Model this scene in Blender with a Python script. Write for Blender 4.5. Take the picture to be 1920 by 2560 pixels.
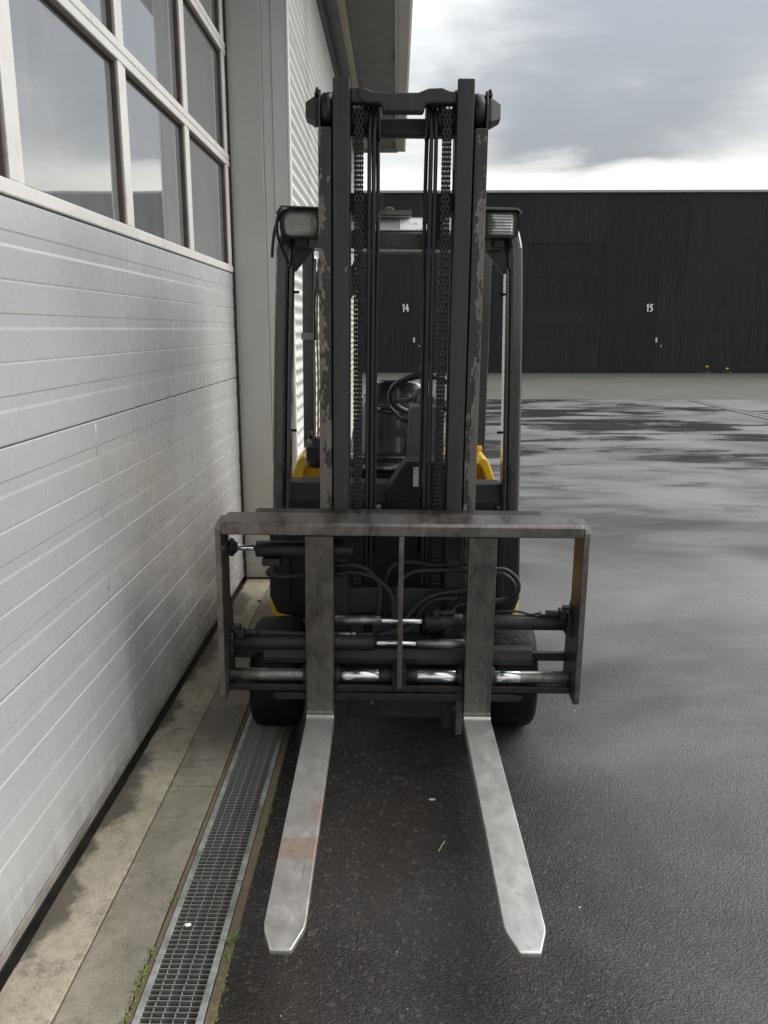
import bpy, bmesh, math, random
from mathutils import Vector, Matrix, noise as mnoise

for o in list(bpy.data.objects):
    bpy.data.objects.remove(o, do_unlink=True)
SC = bpy.context.scene
COL = SC.collection
R = math.radians

# ------------------------------------------------------------------ camera
cd = bpy.data.cameras.new('camera')
cam = bpy.data.objects.new('camera', cd)
COL.objects.link(cam)
cam.location = (0, 0, 1.56)
cam.rotation_euler = (math.pi / 2 - math.atan2(457, 2071), 0, 0.0146)
cd.sensor_fit = 'HORIZONTAL'
cd.sensor_width = 36.0
cd.lens = 36.0 * 2071 / 1920
cd.clip_start = 0.05
cd.clip_end = 2000
SC.camera = cam

# ------------------------------------------------------------------ world, sun, exposure
SUN_EL, SUN_AZ = R(42), R(72)          # azimuth from +Y towards +X
W = bpy.data.worlds.new('World')
SC.world = W
W.use_nodes = True
nt = W.node_tree
nt.nodes.clear()


class NT:
    def __init__(s, tree):
        s.t = tree

    def n(s, typ, **kw):
        nd = s.t.nodes.new(typ)
        for k, v in kw.items():
            setattr(nd, k, v)
        return nd

    def put(s, sock, v):
        if isinstance(v, bpy.types.NodeSocket):
            s.t.links.new(v, sock)
        elif isinstance(v, (tuple, list)) and len(v) == 3 and sock.type == 'RGBA':
            sock.default_value = (*v, 1)
        else:
            sock.default_value = v

    def coord(s, kind='Object'):
        return s.n('ShaderNodeTexCoord').outputs[kind]

    def map(s, vec, scale=(1, 1, 1), loc=(0, 0, 0), rot=(0, 0, 0)):
        m = s.n('ShaderNodeMapping')
        s.put(m.inputs['Vector'], vec)
        m.inputs['Scale'].default_value = scale
        m.inputs['Location'].default_value = loc
        m.inputs['Rotation'].default_value = rot
        return m.outputs[0]

    def noise(s, vec, scale, detail=4, rough=.55, dist=0.0, out=0):
        m = s.n('ShaderNodeTexNoise')
        s.put(m.inputs['Vector'], vec)
        s.put(m.inputs['Scale'], scale)
        m.inputs['Detail'].default_value = detail
        m.inputs['Roughness'].default_value = rough
        m.inputs['Distortion'].default_value = dist
        return m.outputs[out]

    def vor(s, vec, scale, out='Distance', feature='F1', rand=1.0):
        m = s.n('ShaderNodeTexVoronoi', feature=feature)
        s.put(m.inputs['Vector'], vec)
        m.inputs['Scale'].default_value = scale
        m.inputs['Randomness'].default_value = rand
        return m.outputs[out]

    def ramp(s, fac, stops, interp='LINEAR'):
        m = s.n('ShaderNodeValToRGB')
        m.color_ramp.interpolation = interp
        el = m.color_ramp.elements
        while len(el) < len(stops):
            el.new(0.5)
        for e, (p, c) in zip(el, stops):
            e.position = p
            e.color = (c, c, c, 1) if not isinstance(c, (tuple, list)) else (*c, 1)
        s.put(m.inputs[0], fac)
        return m.outputs[0]

    def mix(s, fac, a, b, blend='MIX'):
        m = s.n('ShaderNodeMix', data_type='RGBA', blend_type=blend)
        s.put(m.inputs[0], fac)
        s.put(m.inputs[6], a)
        s.put(m.inputs[7], b)
        return m.outputs[2]

    def math(s, op, a, b=0.0, clamp=False):
        m = s.n('ShaderNodeMath', operation=op, use_clamp=clamp)
        s.put(m.inputs[0], a)
        s.put(m.inputs[1], b)
        return m.outputs[0]

    def lerp(s, v, a, b, c=0.0, d=1.0, smooth=False):
        m = s.n('ShaderNodeMapRange', interpolation_type='SMOOTHSTEP' if smooth else 'LINEAR')
        s.put(m.inputs[0], v)
        for i, q in enumerate((a, b, c, d)):
            s.put(m.inputs[i + 1], q)
        return m.outputs[0]

    def sep(s, vec):
        m = s.n('ShaderNodeSeparateXYZ')
        s.put(m.inputs[0], vec)
        return m.outputs

    def comb(s, x, y, z):
        m = s.n('ShaderNodeCombineXYZ')
        for i, q in enumerate((x, y, z)):
            s.put(m.inputs[i], q)
        return m.outputs[0]

    def bump(s, h, strength=.3, dist=.01, normal=None):
        m = s.n('ShaderNodeBump')
        m.inputs['Strength'].default_value = strength
        m.inputs['Distance'].default_value = dist
        s.put(m.inputs['Height'], h)
        if normal is not None:
            s.put(m.inputs['Normal'], normal)
        return m.outputs[0]


w = NT(nt)
sky = w.n('ShaderNodeTexSky', sky_type='NISHITA')
sky.sun_disc = False
sky.sun_elevation = SUN_EL
sky.sun_rotation = SUN_AZ
sky.air_density = 1.4
sky.dust_density = 3.0
d = w.coord('Generated')
dx, dy, dz = w.sep(d)
zc = w.math('MAXIMUM', dz, 0.0)
pv = w.comb(dx, dy, w.math('MULTIPLY', zc, 1.9))
SKY = (0.4, 2.1, 0.0)
n1 = w.noise(w.map(pv, (1, 1, 1), SKY, (0, .5, 0)), 2.6, 3, .42, .35)                # broad cloud masses
n2 = w.noise(w.map(pv, (1.2, 1.2, 2.3), (7.7, 2.3, 1.0), (0, .45, 0)), 4.2, 6, .55, .35)    # drifting streaks
cl = w.math('ADD', w.math('MULTIPLY', n1, .70), w.math('MULTIPLY', n2, .30))
amt = w.lerp(cl, .40, .68, 0.0, 1.0, True)
grad = w.math('MULTIPLY', w.math('ADD', 1.0, w.math('MULTIPLY', zc, 3.0)), .5)        # overcast sky: brightest overhead
edge = w.math('ADD', zc, w.math('MULTIPLY', w.math('SUBTRACT', n2, .5), .10))
gap = w.lerp(edge, .155, .192, 1.0, 0.0, True)                                       # the deck ends low over the horizon and clears
ccol = w.mix(amt, (1.66, 1.75, 1.90), (4.4, 4.45, 4.4))
ccol = w.mix(gap, ccol, w.mix(n2, (4.4, 4.5, 4.4), (7.2, 7.0, 6.4)))
vm = w.n('ShaderNodeVectorMath', operation='SCALE')
w.put(vm.inputs[0], ccol)
w.put(vm.inputs['Scale'], grad)
wc = w.mix(.94, sky.outputs[0], vm.outputs[0])
bg = w.n('ShaderNodeBackground')
w.put(bg.inputs[0], wc)
bg.inputs[1].default_value = 0.125
wo = w.n('ShaderNodeOutputWorld')
nt.links.new(bg.outputs[0], wo.inputs[0])

sd = bpy.data.lights.new('sun', 'SUN')
sd.energy = 1.4
sd.angle = R(50)
sd.color = (1, .98, .95)
sun = bpy.data.objects.new('sun', sd)
COL.objects.link(sun)
to_sun = Vector((math.sin(SUN_AZ) * math.cos(SUN_EL), math.cos(SUN_AZ) * math.cos(SUN_EL), math.sin(SUN_EL)))
sun.rotation_euler = to_sun.to_track_quat('Z', 'Y').to_euler()
sun.location = to_sun * 40

SC.view_settings.view_transform = 'Standard'
SC.view_settings.look = 'None'
SC.view_settings.exposure = 1.18
SC.view_settings.gamma = 1.0
SC.cycles.max_bounces = 5
SC.cycles.use_adaptive_sampling = True
SC.cycles.adaptive_threshold = 0.025
SC.cycles.use_denoising = True


# ------------------------------------------------------------------ mesh helpers
class MB:
    def __init__(s):
        s.v, s.f, s.sm = [], [], []

    def add(s, vs, fs, smooth=False):
        o = len(s.v)
        s.v += [tuple(q) for q in vs]
        s.f += [tuple(i + o for i in f) for f in fs]
        s.sm += [smooth] * len(fs)
        return s

    def box(s, x0, x1, y0, y1, z0, z1):
        x0, x1 = min(x0, x1), max(x0, x1)
        y0, y1 = min(y0, y1), max(y0, y1)
        z0, z1 = min(z0, z1), max(z0, z1)
        vs = [(x, y, z) for z in (z0, z1) for y in (y0, y1) for x in (x0, x1)]
        return s.add(vs, [(0, 2, 3, 1), (4, 5, 7, 6), (0, 1, 5, 4), (2, 6, 7, 3), (0, 4, 6, 2), (1, 3, 7, 5)])

    def prism(s, poly, axis, a, b):
        """extrude a polygon; axis x: poly=(y,z); y: poly=(x,z); z: poly=(x,y)"""
        def P(u, v, t):
            return (t, u, v) if axis == 'x' else (u, t, v) if axis == 'y' else (u, v, t)
        n = len(poly)
        vs = [P(u, v, a) for u, v in poly] + [P(u, v, b) for u, v in poly]
        fs = [tuple(range(n)), tuple(range(2 * n - 1, n - 1, -1))]
        fs += [(i, i + n, (i + 1) % n + n, (i + 1) % n) for i in range(n)]
        return s.add(vs, fs)

    def rings(s, rings, caps=True, smooth=True, close=False):
        m = len(rings[0])
        vs = [q for r in rings for q in r]
        fs = []
        k = len(rings)
        for i in range(k if close else k - 1):
            a, b = i * m, ((i + 1) % k) * m
            for j in range(m):
                fs.append((a + j, a + (j + 1) % m, b + (j + 1) % m, b + j))
        s.add(vs, fs, smooth)
        if caps and not close:
            o = len(s.v) - len(vs)
            s.f.append(tuple(o + j for j in range(m))[::-1])
            s.f.append(tuple(o + (k - 1) * m + j for j in range(m)))
            s.sm += [False, False]
        return s

    def lathe(s, c, axis, prof, seg=24):
        """prof: list of (t along axis, radius)"""
        rs = []
        for t, r in prof:
            ring = []
            for j in range(seg):
                a = 2 * math.pi * j / seg
                u, v = r * math.cos(a), r * math.sin(a)
                if axis == 'x':
                    ring.append((c[0] + t, c[1] + u, c[2] + v))
                elif axis == 'y':
                    ring.append((c[0] + u, c[1] + t, c[2] + v))
                else:
                    ring.append((c[0] + u, c[1] + v, c[2] + t))
            rs.append(ring)
        return s.rings(rs)

    def cyl(s, a, b, r, seg=16, r2=None):
        a, b = Vector(a), Vector(b)
        return s.tube([a, b], r, seg, r2=r2)

    def tube(s, pts, r, seg=10, r2=None):
        pts = [Vector(p) for p in pts]
        n = len(pts)
        t0 = (pts[1] - pts[0]).normalized()
        up = Vector((0, 0, 1)) if abs(t0.z) < .9 else Vector((1, 0, 0))
        nrm = t0.cross(up).normalized()
        rs = []
        for i, p in enumerate(pts):
            t = (pts[min(i + 1, n - 1)] - pts[max(i - 1, 0)]).normalized()
            nrm = (nrm - t * nrm.dot(t)).normalized()
            bi = t.cross(nrm)
            rr = r if r2 is None else r + (r2 - r) * i / (n - 1)
            rs.append([p + (nrm * math.cos(2 * math.pi * j / seg) + bi * math.sin(2 * math.pi * j / seg)) * rr for j in range(seg)])
        return s.rings(rs)

    def sweep(s, pts, prof, up=(0, 1, 0)):
        """sweep a flat profile [(u,v)] along pts; u across, v along 'up'"""
        pts = [Vector(p) for p in pts]
        n = len(pts)
        upv = Vector(up)
        rs = []
        for i, p in enumerate(pts):
            t = (pts[min(i + 1, n - 1)] - pts[max(i - 1, 0)]).normalized()
            sd_ = t.cross(upv).normalized()
            u2 = sd_.cross(t).normalized()
            rs.append([p + sd_ * u + u2 * v for u, v in prof])
        return s.rings(rs, smooth=False)

    def mesh(s, name):
        me = bpy.data.meshes.new(name)
        me.from_pydata(s.v, [], s.f)
        me.polygons.foreach_set('use_smooth', s.sm)
        me.update()
        bm = bmesh.new()
        bm.from_mesh(me)
        bmesh.ops.recalc_face_normals(bm, faces=bm.faces)
        bm.to_mesh(me)
        bm.free()
        return me


def spline(pts, k=6):
    P = [Vector(p) for p in pts]
    P = [P[0] * 2 - P[1]] + P + [P[-1] * 2 - P[-2]]
    out = []
    for i in range(1, len(P) - 2):
        a, b, c, e = P[i - 1:i + 3]
        for j in range(k):
            t = j / k
            out.append(.5 * ((2 * b) + (c - a) * t + (2 * a - 5 * b + 4 * c - e) * t * t + (3 * b - a - 3 * c + e) * t ** 3))
    out.append(P[-2])
    return out


def link(name, me, m=None, parent=None):
    o = bpy.data.objects.new(name, me)
    COL.objects.link(o)
    if m is not None and me is not None and len(me.materials) == 0:
        me.materials.append(m)
    o.parent = parent
    return o


def obj(name, mb, m, parent=None, bevel=0.0, seg=2, label=None):
    o = link(name, mb.mesh(name), m, parent)
    if bevel:
        b = o.modifiers.new('bevel', 'BEVEL')
        b.width = bevel
        b.segments = seg
        b.limit_method = 'ANGLE'
        b.angle_limit = R(35)
    if label:
        o['label'] = label
    return o


def empty(name, loc=(0, 0, 0), rot=(0, 0, 0)):
    o = bpy.data.objects.new(name, None)
    COL.objects.link(o)
    o.location, o.rotation_euler = loc, rot
    o.empty_display_size = .1
    return o


def tag(o, label, cat=None, group=None, kind=None):
    o['label'] = label
    if cat:
        o['category'] = cat
    if group:
        o['group'] = group
    if kind:
        o['kind'] = kind
    return o


def box(name, m, parent, x0, x1, y0, y1, z0, z1, bevel=0.0, seg=2, label=None):
    return obj(name, MB().box(x0, x1, y0, y1, z0, z1), m, parent, bevel, seg, label)


# ------------------------------------------------------------------ materials
def mat(name):
    m = bpy.data.materials.new(name)
    m.use_nodes = True
    t = NT(m.node_tree)
    b = m.node_tree.nodes['Principled BSDF']

    def setp(**kw):
        for k, v in kw.items():
            t.put(b.inputs[k.replace('_', ' ')], v)
    return m, t, setp


def plain(name, col, rough=.5, metal=0.0, var=.25, scale=14, spec=.5, bump=.1, coat=0.0, stretch=(1, 1, 1), dirt=None, dirtamt=.5):
    m, t, P = mat(name)
    c = t.map(t.coord(), stretch)
    n = t.noise(c, scale, 6, .6)
    f = t.lerp(n, .3, .7, 1 - var, 1 + var)
    vm = t.n('ShaderNodeVectorMath', operation='SCALE')
    vm.inputs[0].default_value = col
    t.put(vm.inputs['Scale'], f)
    colr = vm.outputs[0]
    if dirt is not None:
        n3 = t.noise(c, scale * .35, 7, .65)
        colr = t.mix(t.lerp(n3, .45, .68, 0, dirtamt), colr, dirt)
    n2 = t.noise(c, scale * 7, 4, .6)
    P(Base_Color=colr, Metallic=metal, Roughness=t.lerp(n, .3, .7, max(rough - .1, .02), min(rough + .12, 1)),
      Specular_IOR_Level=spec, Coat_Weight=coat, Normal=t.bump(n2, bump, .002))
    return m


def mat_asphalt():
    m, t, P = mat('wet_asphalt')
    c = t.coord()
    x, y, z = t.sep(c)
    big = t.noise(t.map(c, (.5, 1, 1)), .42, 5, .55, .4)
    patch = t.noise(t.map(c, (.5, 1.6, 1), (3, 5, 0)), 1.3, 6, .6, .5)
    soft_ = t.noise(t.map(c, (.6, .9, 1), (11, 3, 0)), .75, 5, .6, .6)
    mixn = t.math('ADD', t.math('MULTIPLY', big, .5), t.math('MULTIPLY', patch, .5))
    pud = t.math('MULTIPLY', t.lerp(mixn, .462, .550, 0, 1, True), t.lerp(y, 4.0, 11.0, 0.0, 1.0))     # shallow standing water, only out in the yard
    far = t.lerp(y, 3.0, 12.0, 1.0, .45, True)
    # painted reflections: wet strip darker for truck and hall, weathered yard paler for glare
    glare = t.math('MAXIMUM', t.lerp(t.math('ADD', x, t.math('MULTIPLY', y, .35)), 1.05, 2.5), t.lerp(y, 2.9, 4.6))
    glare = t.math('ADD', glare, t.math('MULTIPLY', t.math('SUBTRACT', soft_, .5), .7), True)
    vA = t.vor(c, 170)
    vB = t.vor(c, 95)
    cA = t.sep(vA.node.outputs['Color'])[0]
    cB = t.sep(vB.node.outputs['Color'])[1]
    grit = t.noise(c, 135, 5, .65)
    mid = t.noise(c, 38, 5, .65)
    tint = t.noise(c, 3.1, 6, .65)
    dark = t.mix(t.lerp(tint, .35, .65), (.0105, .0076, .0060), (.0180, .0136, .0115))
    colr = t.mix(t.math('MULTIPLY', glare, t.lerp(soft_, .3, .7, .55, 1.0)), dark, (.100, .098, .096))
    colr = t.mix(t.lerp(cA, .55, 1.0, 0, .45), colr, (.050, .044, .040))
    colr = t.mix(t.lerp(cB, .86, .98, 0, .55), colr, (.095, .086, .076))
    colr = t.mix(t.math('MULTIPLY', pud, .8), colr, (.012, .0115, .011))
    h = t.math('ADD', t.math('MULTIPLY', grit, 1.0), t.math('ADD', t.math('MULTIPLY', mid, .55), t.math('MULTIPLY', vA, .45)))
    h = t.math('SUBTRACT', h, t.math('MULTIPLY', t.lerp(vB, 0, .5), t.lerp(cB, .5, .9, 0, .5)))
    flat = t.math('MULTIPLY', far, t.math('SUBTRACT', 1.0, pud))
    bmp = soft = t.bump(t.math('MULTIPLY', h, flat), 1.0, .0054)
    P(Base_Color=colr, Roughness=t.lerp(glare, 0, 1.0, .50, .58), Specular_IOR_Level=t.math('MULTIPLY', t.lerp(glare, 0, 1.0, .10, 1.0), t.math('MULTIPLY', t.lerp(soft_, .36, .64, .35, 1.0), t.lerp(pud, 0, 1, 1.0, .15))), Normal=bmp,
      Coat_Weight=t.lerp(soft_, .36, .64, .5, 1.0), Coat_Roughness=t.lerp(pud, 0, 1, t.lerp(glare, 0, 1.0, .10, .44), .06), Coat_IOR=t.lerp(pud, 0, 1, t.lerp(glare, 0, 1.0, 1.36, 1.62), 1.33), Coat_Normal=soft)
    return m


def mat_concrete(name, base, dark, green=.3, wetedge=False, scale=1.0):
    m, t, P = mat(name)
    c = t.coord()
    a = t.noise(c, 2.3 * scale, 9, .68, .5)
    b = t.noise(c, 22 * scale, 6, .65)
    f = t.noise(c, 160 * scale, 4, .6)
    p = t.vor(c, 46 * scale)
    col = t.mix(t.lerp(a, .32, .66), dark, base)
    col = t.mix(t.lerp(b, .46, .70, 0, .65), col, tuple(q * .34 for q in base))
    sp2 = t.noise(t.map(c, (1, 1, 1), (3, 8, 0)), 11 * scale, 5, .7)
    col = t.mix(t.lerp(sp2, .54, .66, 0, .6), col, (.055, .05, .042))
    col = t.mix(t.lerp(t.noise(t.map(c, (1, .6, 1), (9, 4, 0)), 5, 7, .7), .52, .72, 0, green), col, (.13, .125, .045))
    col = t.mix(t.lerp(p, .04, .12, .45, 0), col, (.05, .045, .035))
    col = t.mix(t.lerp(f, .35, .65, 0, .35), col, tuple(min(q * 1.3, 1) for q in base))
    rough = t.lerp(a, .3, .7, .62, .85)
    if wetedge:       # damp margin that has soaked in along the door sill, with its own ragged outline
        x, y, z = t.sep(c)
        ww = t.noise(t.map(c, (1, 1, 1), (2.2, 0.4, 0)), 2.6, 6, .6)
        edge = t.math('ADD', t.math('ADD', x, .968), t.math('MULTIPLY', t.math('SUBTRACT', ww, .5), -.46))
        wm = t.lerp(edge, .038, .070, 1, 0)
        col = t.mix(t.math('MULTIPLY', wm, .78), col, (.045, .038, .03))
        rough = t.math('SUBTRACT', rough, t.math('MULTIPLY', wm, .22))
    P(Base_Color=col, Roughness=rough, Specular_IOR_Level=.35,
      Normal=t.bump(t.math('ADD', t.math('MULTIPLY', b, .6), t.math('ADD', f, t.math('MULTIPLY', p, .3))), .45, .003))
    return m


def mat_door():
    m, t, P = mat('door_panel_metal')
    c = t.coord()
    worm = t.noise(t.map(c, (1, 1, 1)), 95, 1.5, .5, 1.6)
    big = t.noise(c, 1.7, 5, .55)
    st = t.noise(t.map(c, (1, 6, .5)), 3, 6, .6)
    col = t.mix(t.lerp(big, .3, .7), (.55, .562, .575), (.63, .638, .645))
    col = t.mix(t.lerp(st, .5, .78, 0, .12), col, (.47, .48, .48))
    z = t.sep(c)[2]
    grime = t.math('MULTIPLY', t.lerp(z, .02, .30, 1, 0, True), t.lerp(st, .35, .62, .15, .8))
    col = t.mix(t.math('MULTIPLY', grime, .6), col, (.23, .21, .16))
    P(Base_Color=col, Metallic=.32, Roughness=t.lerp(st, .3, .7, .25, .31), Specular_IOR_Level=.6, Normal=t.bump(worm, .13, .0020))
    return m


def mat_glass():
    m, t, P = mat('window_glass')
    c = t.coord()
    wav = t.noise(c, 1.1, 2, .4)
    dirt = t.noise(t.map(c, (1, 3, 1.2)), 2, 6, .6)
    P(Base_Color=t.mix(t.lerp(dirt, .35, .75), (.18, .19, .205), (.25, .25, .25)), Roughness=t.lerp(dirt, .35, .7, .015, .07), IOR=1.6,
      Specular_IOR_Level=.9, Coat_Weight=1.0, Coat_IOR=1.95, Coat_Roughness=.015,
      Normal=t.bump(wav, .12, .01), Coat_Normal=t.bump(wav, .12, .01))
    return m


def mat_mast(name, wear, edge=None, lo=.36, hi=.56):
    """charcoal paint chipped down to primer and bare steel"""
    m, t, P = mat(name)
    c = t.coord()
    x, y, z = t.sep(c)
    n1 = t.noise(t.map(c, (1.2, 1.2, .5)), 14, 9, .7, .3)
    n2 = t.noise(t.map(c, (1, 1, .4), (4, 1, 2)), 55, 8, .7)
    base = t.mix(t.noise(c, 25, 5), (.019, .0205, .0200), (.031, .032, .031))
    strk = t.noise(t.map(c, (14, 14, .9), (3, 3, 3)), 2.2, 6, .65)
    base = t.mix(t.lerp(strk, .46, .70, 0, .6), base, (.058, .050, .043))
    v = t.math('ADD', t.math('MULTIPLY', n1, .5), t.math('MULTIPLY', n2, .5))
    if edge is not None:     # the flange wears from its outer edge, most between knee and chest height
        ax = t.math('ABSOLUTE', x)
        v = t.math('ADD', v, t.lerp(ax, edge - .045, edge, -.05, .09))
        v = t.math('ADD', v, t.math('MULTIPLY', t.lerp(z, 1.0, 1.5, .085, 0.0, True), t.lerp(z, .86, 1.0, .3, 1.0, True)))
        v = t.math('SUBTRACT', v, t.lerp(z, 1.7, 2.1, 0, .05))
    m1 = t.lerp(v, wear, wear + .012)
    m2 = t.lerp(v, wear + .030, wear + .055)
    col = t.mix(m1, base, t.mix(t.lerp(n2, .4, .6), (.10, .09, .075), (.25, .232, .195)))
    col = t.mix(m2, col, t.mix(n2, (.115, .098, .085), (.235, .205, .18)))
    spk = t.lerp(t.noise(t.map(c, (1, 1, .3)), 120, 3, .7), .69, .74, 0, .35)
    col = t.mix(spk, col, (.3, .29, .27))
    P(Base_Color=col, Metallic=t.math('MULTIPLY', m2, .65), Roughness=t.lerp(n2, .3, .7, lo, hi), Coat_Weight=.7 if lo < .3 else 0.0, Coat_Roughness=.12, Specular_IOR_Level=.5,
      Normal=t.bump(t.math('ADD', t.math('MULTIPLY', m1, -1.0), t.math('MULTIPLY', n2, .3)), .35, .0012))
    return m


def mat_steel(name, lo, hi, rough=.36, rust=.0, scratch=1.0, axis='y', patch=None, metal=.92):
    m, t, P = mat(name)
    c = t.coord()
    st = (60, 5, 60) if axis == 'y' else (60, 60, 5) if axis == 'z' else (5, 60, 60)
    br = t.noise(t.map(c, st), 3, 6, .65)
    blot = t.noise(t.map(c, (1.6, 1, 1)), 13, 9, .7, .4)
    fine = t.noise(c, 55, 6, .65)
    col = t.mix(t.lerp(t.math('ADD', t.math('MULTIPLY', blot, .88), t.math('MULTIPLY', br, .12)), .33, .67), lo, hi)
    col = t.mix(t.lerp(fine, .58, .74, 0, .5), col, tuple(q * .45 for q in lo))
    rs = t.noise(t.map(c, (1, 1, 1), (5, 2, 8)), 6, 8, .7)
    if axis != 'x':      # long hairline scratches
        sl = (150, 1.6, 20) if axis == 'y' else (150, 20, 1.6)
        hair = t.math('MULTIPLY', t.lerp(t.noise(t.map(c, sl, (1, 1, 1)), 1.0, 2, .5, .3), 0.672, .685, 0, 1), t.lerp(t.noise(c, 4.5, 3), .48, .58))
        col = t.mix(t.math('MULTIPLY', hair, .7), col, tuple(q * .25 for q in lo))
    if rust:
        col = t.mix(t.lerp(rs, .60, .74, 0, rust), col, (.30, .15, .07))
    if patch:       # one rusty band across the blade
        x, y, z = t.sep(c)
        band = t.math('MULTIPLY', t.lerp(y, patch[0], patch[0] + .012), t.lerp(y, patch[1] - .012, patch[1], 1, 0))
        band = t.math('MULTIPLY', band, t.lerp(x, patch[2] - .01, patch[2], 1, 0))
        smear = t.math('MULTIPLY', t.math('MULTIPLY', t.lerp(y, -1.0, -.96), t.lerp(y, -.90, -.84, 1, 0)), t.math('MULTIPLY', t.lerp(x, -.262, -.25), t.lerp(x, patch[2] - .01, patch[2], 1, 0)))
        band = t.math('MAXIMUM', band, t.math('MULTIPLY', smear, .8))
        col = t.mix(t.math('MULTIPLY', band, t.lerp(t.math('ADD', t.math('MULTIPLY', blot, .5), t.math('MULTIPLY', fine, .5)), .38, .62, .12, .62)), col, (.52, .25, .11))
    P(Base_Color=col, Metallic=metal, Roughness=t.lerp(t.math('ADD', t.math('MULTIPLY', blot, .8), t.math('MULTIPLY', br, .2)), .3, .7, rough - .08, rough + .14),
      Normal=t.bump(t.math('ADD', t.math('MULTIPLY', br, scratch * .5), fine), .08, .0010))
    return m


def mat_timber():
    m, t, P = mat('black_timber')
    c = t.coord()
    g = t.noise(t.map(c, (26, 1, .5)), 1.0, 5, .65)
    b = t.noise(t.map(c, (.33, 1, .22)), 1.2, 4, .5)
    s = t.noise(t.map(c, (40, 1, 1.2)), 1.0, 5, .7)
    col = t.mix(t.lerp(b, .42, .58), (.0150, .0155, .0168), (.0235, .0185, .0178))
    oi = t.n('ShaderNodeObjectInfo').outputs['Random']
    col = t.mix(t.lerp(g, .42, .64, 0, .8), col, (.036, .036, .039))
    vs_ = t.n('ShaderNodeVectorMath', operation='SCALE')
    t.put(vs_.inputs[0], col)
    t.put(vs_.inputs['Scale'], t.lerp(oi, 0, 1, .72, 1.12))
    col = vs_.outputs[0]
    col = t.mix(t.lerp(s, .57, .74, 0, .75), col, (.078, .076, .078))
    P(Base_Color=col, Roughness=.72, Specular_IOR_Level=.3, Normal=t.bump(g, .3, .004))
    return m


def mat_corr():
    m, t, P = mat('corrugated_metal')
    c = t.coord()
    x, y, z = t.sep(c)
    st = t.noise(t.map(c, (1, .4, 9)), 2.2, 6, .6)
    col = t.mix(t.noise(c, 1.2, 3), (.62, .615, .60), (.70, .695, .68))
    row = t.noise(t.comb(0.0, t.math('MULTIPLY', y, .12), t.math('MULTIPLY', z, 13.16)), 1.0, 2, .5)
    col = t.mix(t.math('MULTIPLY', t.lerp(row, .60, .72), t.lerp(st, .3, .6, .2, .6)), col, (.40, .34, .22))
    moss = t.math('MULTIPLY', t.lerp(y, 9.5, 12.5), t.lerp(z, 2.6, 1.1))
    col = t.mix(t.math('MULTIPLY', moss, t.lerp(st, .35, .6, .2, .8)), col, (.36, .37, .16))
    P(Base_Color=col, Roughness=.42, Metallic=.1, Normal=t.bump(st, .05, .002))
    return m


def mat_frame_alu():
    m, t, P = mat('window_frame_paint')
    c = t.coord()
    n = t.noise(t.map(c, (1, 1, 1)), 5, 7, .65)
    col = t.mix(t.lerp(n, .35, .65), (.68, .665, .625), (.77, .76, .735))
    col = t.mix(t.lerp(t.noise(c, 13, 8, .7), .55, .75, 0, .45), col, (.34, .30, .24))
    P(Base_Color=col, Roughness=.38, Metallic=.15, Normal=t.bump(n, .05, .002))
    return m


def mat_soffit():
    m, t, P = mat('soffit_board')
    c = t.coord()
    n = t.noise(c, 6, 7, .65)
    sp = t.noise(c, 34, 4, .6)
    x, y, z = t.sep(c)
    col = t.mix(t.lerp(n, .3, .7), (.09, .085, .076), (.12, .112, .10))
    col = t.mix(t.lerp(sp, .68, .72, 0, .8), col, (.05, .045, .035))
    e = t.math('MULTIPLY', t.lerp(x, -.09, -.03), t.lerp(t.noise(t.map(c, (1, .4, 1)), 3, 6, .7), .50, .55))
    col = t.mix(t.math('MULTIPLY', e, .85), col, (.03, .025, .02))
    P(Base_Color=col, Roughness=.7)
    return m


def mat_lichen():
    m, t, P = mat('lichen_strip')
    c = t.coord()
    n = t.noise(t.map(c, (1, .5, 1)), 12, 7, .7)
    col = t.mix(t.lerp(n, .42, .58), (.30, .29, .26), (.37, .33, .17))
    col = t.mix(t.lerp(t.noise(c, 30, 4), .66, .7, 0, .9), col, (.05, .045, .03))
    P(Base_Color=col, Roughness=.7)
    return m


def mat_lens():
    m, t, P = mat('lamp_lens')
    c = t.coord()
    x, y, z = t.sep(c)
    gx = t.math('SINE', t.math('MULTIPLY', x, 900.0))
    gz = t.math('SINE', t.math('MULTIPLY', z, 900.0))
    n = t.noise(c, 22, 5, .6)
    P(Base_Color=t.mix(t.lerp(n, .3, .7), (.22, .22, .19), (.36, .36, .32)), Roughness=.16, Metallic=.35, Coat_Weight=1.0, Coat_Roughness=.06,
      Normal=t.bump(t.math('ADD', gx, gz), .35, .0012))
    return m


def mat_lens_ribbed():
    m, t, P = mat('ribbed_lamp_lens')
    c = t.coord()
    x, y, z = t.sep(c)
    gz = t.math('SINE', t.math('ADD', t.math('MULTIPLY', z, 560.0), t.math('MULTIPLY', t.noise(c, 12, 3), 4.0)))
    P(Base_Color=t.mix(t.lerp(gz, -1, 1), (.18, .20, .17), (.48, .49, .45)), Roughness=.14, Metallic=.4, Coat_Weight=1.0, Coat_Roughness=.05,
      Normal=t.bump(gz, .5, .002))
    return m


def mat_print(name, base, ink, sx, sz, thr):
    m, t, P = mat(name)
    c = t.coord()
    rows = t.math('SINE', t.math('MULTIPLY', t.sep(c)[2], sz))
    n = t.noise(t.map(c, (sx, sx * .2, sx * .2)), 1.0, 4, .7)
    f = t.math('MULTIPLY', t.lerp(rows, .1, .5), t.lerp(n, thr, thr + .04))
    P(Base_Color=t.mix(t.math('MULTIPLY', f, .75), base, ink), Roughness=.5)
    return m


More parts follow.
